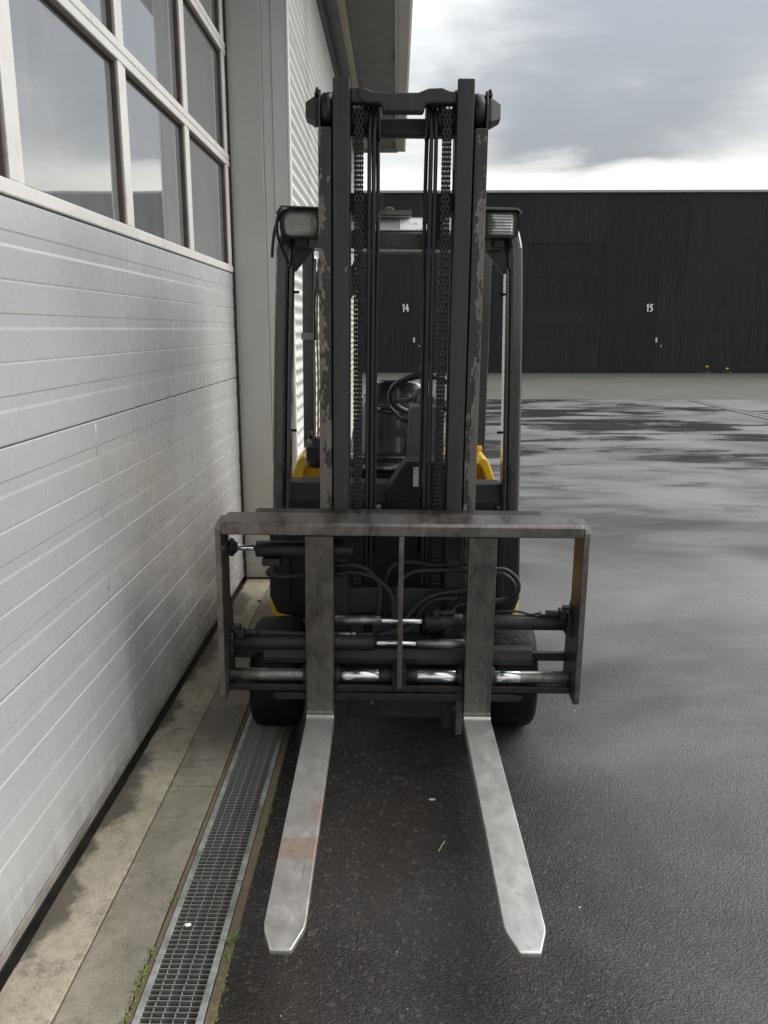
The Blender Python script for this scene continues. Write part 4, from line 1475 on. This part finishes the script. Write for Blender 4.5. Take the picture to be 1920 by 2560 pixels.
mo = MB()
r = random.Random(8)
def clump(x, y, s):
    rs = []
    for k, (h_, q) in enumerate(((0, 1), (.35, .85), (.6, .45), (.68, .1))):
        rs.append([(x + s * q * math.cos(2 * math.pi * j / 6) * r.uniform(.7, 1.2), y + s * q * 1.5 * math.sin(2 * math.pi * j / 6) * r.uniform(.7, 1.2), .0015 + s * h_ * .55) for j in range(6)])
    mo.rings(rs)
for i in range(900):
    y = 1.45 + r.random() ** 1.3 * 3.4
    if mnoise.noise(Vector((y * 2.3, 0, 0))) > -.05:
        clump(-.419 + r.gauss(0, .0055), y, r.uniform(.0012, .0042))
for i in range(700):
    y = 1.45 + r.random() ** 1.3 * 2.6
    if mnoise.noise(Vector((y * 2.7, 5, 0))) > .05:
        clump(-.622 + r.gauss(0, .006), y, r.uniform(.0012, .0042))
for i in range(60):
    clump(-.86 + r.gauss(0, .06), 5.02 + r.gauss(0, .025), r.uniform(.002, .005))
tag(obj('moss', mo, M['moss']), 'green moss growing in the joints along the drain', 'moss', None, 'stuff')

gr = MB()
for i in range(130):
    x = r.uniform(-.38, 3.2)
    y = 1.5 + r.random() ** 1.5 * 6
    s = r.uniform(.0010, .0026)
    gr.rings([[(x + s * q * math.cos(2 * math.pi * j / 5 + i), y + s * q * math.sin(2 * math.pi * j / 5 + i), .001 + s * h_) for j in range(5)] for q, h_ in ((1, 0), (.9, .5), (.3, .8))], smooth=False)
tag(obj('grit', gr, M['grit']), 'pale grit scattered over the wet asphalt', 'grit', None, 'stuff')


def scrap(name, x, y, z, s, m, label, cat, seed, flat=.4):
    r = random.Random(seed)
    rs = []
    for q, h_ in ((.6, 0), (1, .35), (.8, .75), (.25, 1)):
        rs.append([(s * q * math.cos(2 * math.pi * j / 8) * r.uniform(.75, 1.25), s * q * math.sin(2 * math.pi * j / 8) * r.uniform(.55, .95), s * flat * h_) for j in range(8)])
    o = obj(name, MB().rings(rs, smooth=False), m)
    o.location = (x, y, z)
    return tag(o, label, cat)


scrap('paper_scrap', -.553, 1.919, .003, .009, M['paper'], 'small white scrap lying on the drain grating', 'scrap', 3)
scrap('leaf_scrap', .127, 2.537, .001, .011, M['straw'], 'pale leaf scrap on the asphalt between the forks', 'leaf', 4, .25)
scrap('pebble', .748, 3.212, .001, .006, M['grit'], 'pale pebble on the asphalt right of the front tyre', 'pebble', 5)
scrap('pebble', .511, 2.005, .001, .005, M['grit'], 'pale pebble on the asphalt right of the right fork', 'pebble', 6)
scrap('dead_leaf', -.80, 4.62, .004, .016, M['mud'], 'dark dead leaf on the pavement near the pillar foot', 'leaf', 7, .25)
st = obj('straw', MB().tube([(-.010, -.026, .002), (.002, .004, .004), (.012, .026, .002)], .0018, 6), M['straw'])
st.location = (.144, 2.275, .001)
tag(st, 'short yellow straw on the asphalt between the forks', 'straw')
hole = obj('drain_pipe', MB().lathe((-.80, PY - .03, .045), 'y', [(0, .022), (0, .028), (.02, .028), (.02, .022)], 18), M['sill'])
tag(hole, 'small dark pipe stub at the foot of the pillar', 'pipe')


def dandelion(x, z, seed, label):
    e = empty('dandelion', (x, 29.78, .025))
    tag(e, label, 'flower')
    obj('stem', MB().tube([(0, 0, 0), (.02, .01, z * .6), (.0, 0, z - .02)], .008, 6), M['leaf'], e)
    obj('flower_head', MB().lathe((0, 0, z - .03), 'z', [(0, .02), (.02, .055), (.04, .045), (.055, .01)], 12), M['petal'], e)
    mb = MB()
    rr = random.Random(seed)
    for i in range(14):
        a = rr.uniform(0, 6.28)
        l = rr.uniform(.1, .22)
        mb.rings([[(math.cos(a) * l * t - math.sin(a) * .014 * (1 - t), math.sin(a) * l * t * .4 + math.cos(a) * .014 * (1 - t), l * .7 * (t - .5 * t * t)),
                   (math.cos(a) * l * t + math.sin(a) * .014 * (1 - t), math.sin(a) * l * t * .4 - math.cos(a) * .014 * (1 - t), l * .7 * (t - .5 * t * t)),
                   (math.cos(a) * l * t, math.sin(a) * l * t * .4, l * .7 * (t - .5 * t * t) + .006)] for t in (0, .5, 1)], smooth=False)
    obj('leaves', mb, M['leaf'], e)


dandelion(10.95, .25, 1, 'yellow flower at the foot of the black wall, the left of two')
dandelion(11.66, .18, 2, 'yellow flower at the foot of the black wall, the right of two')
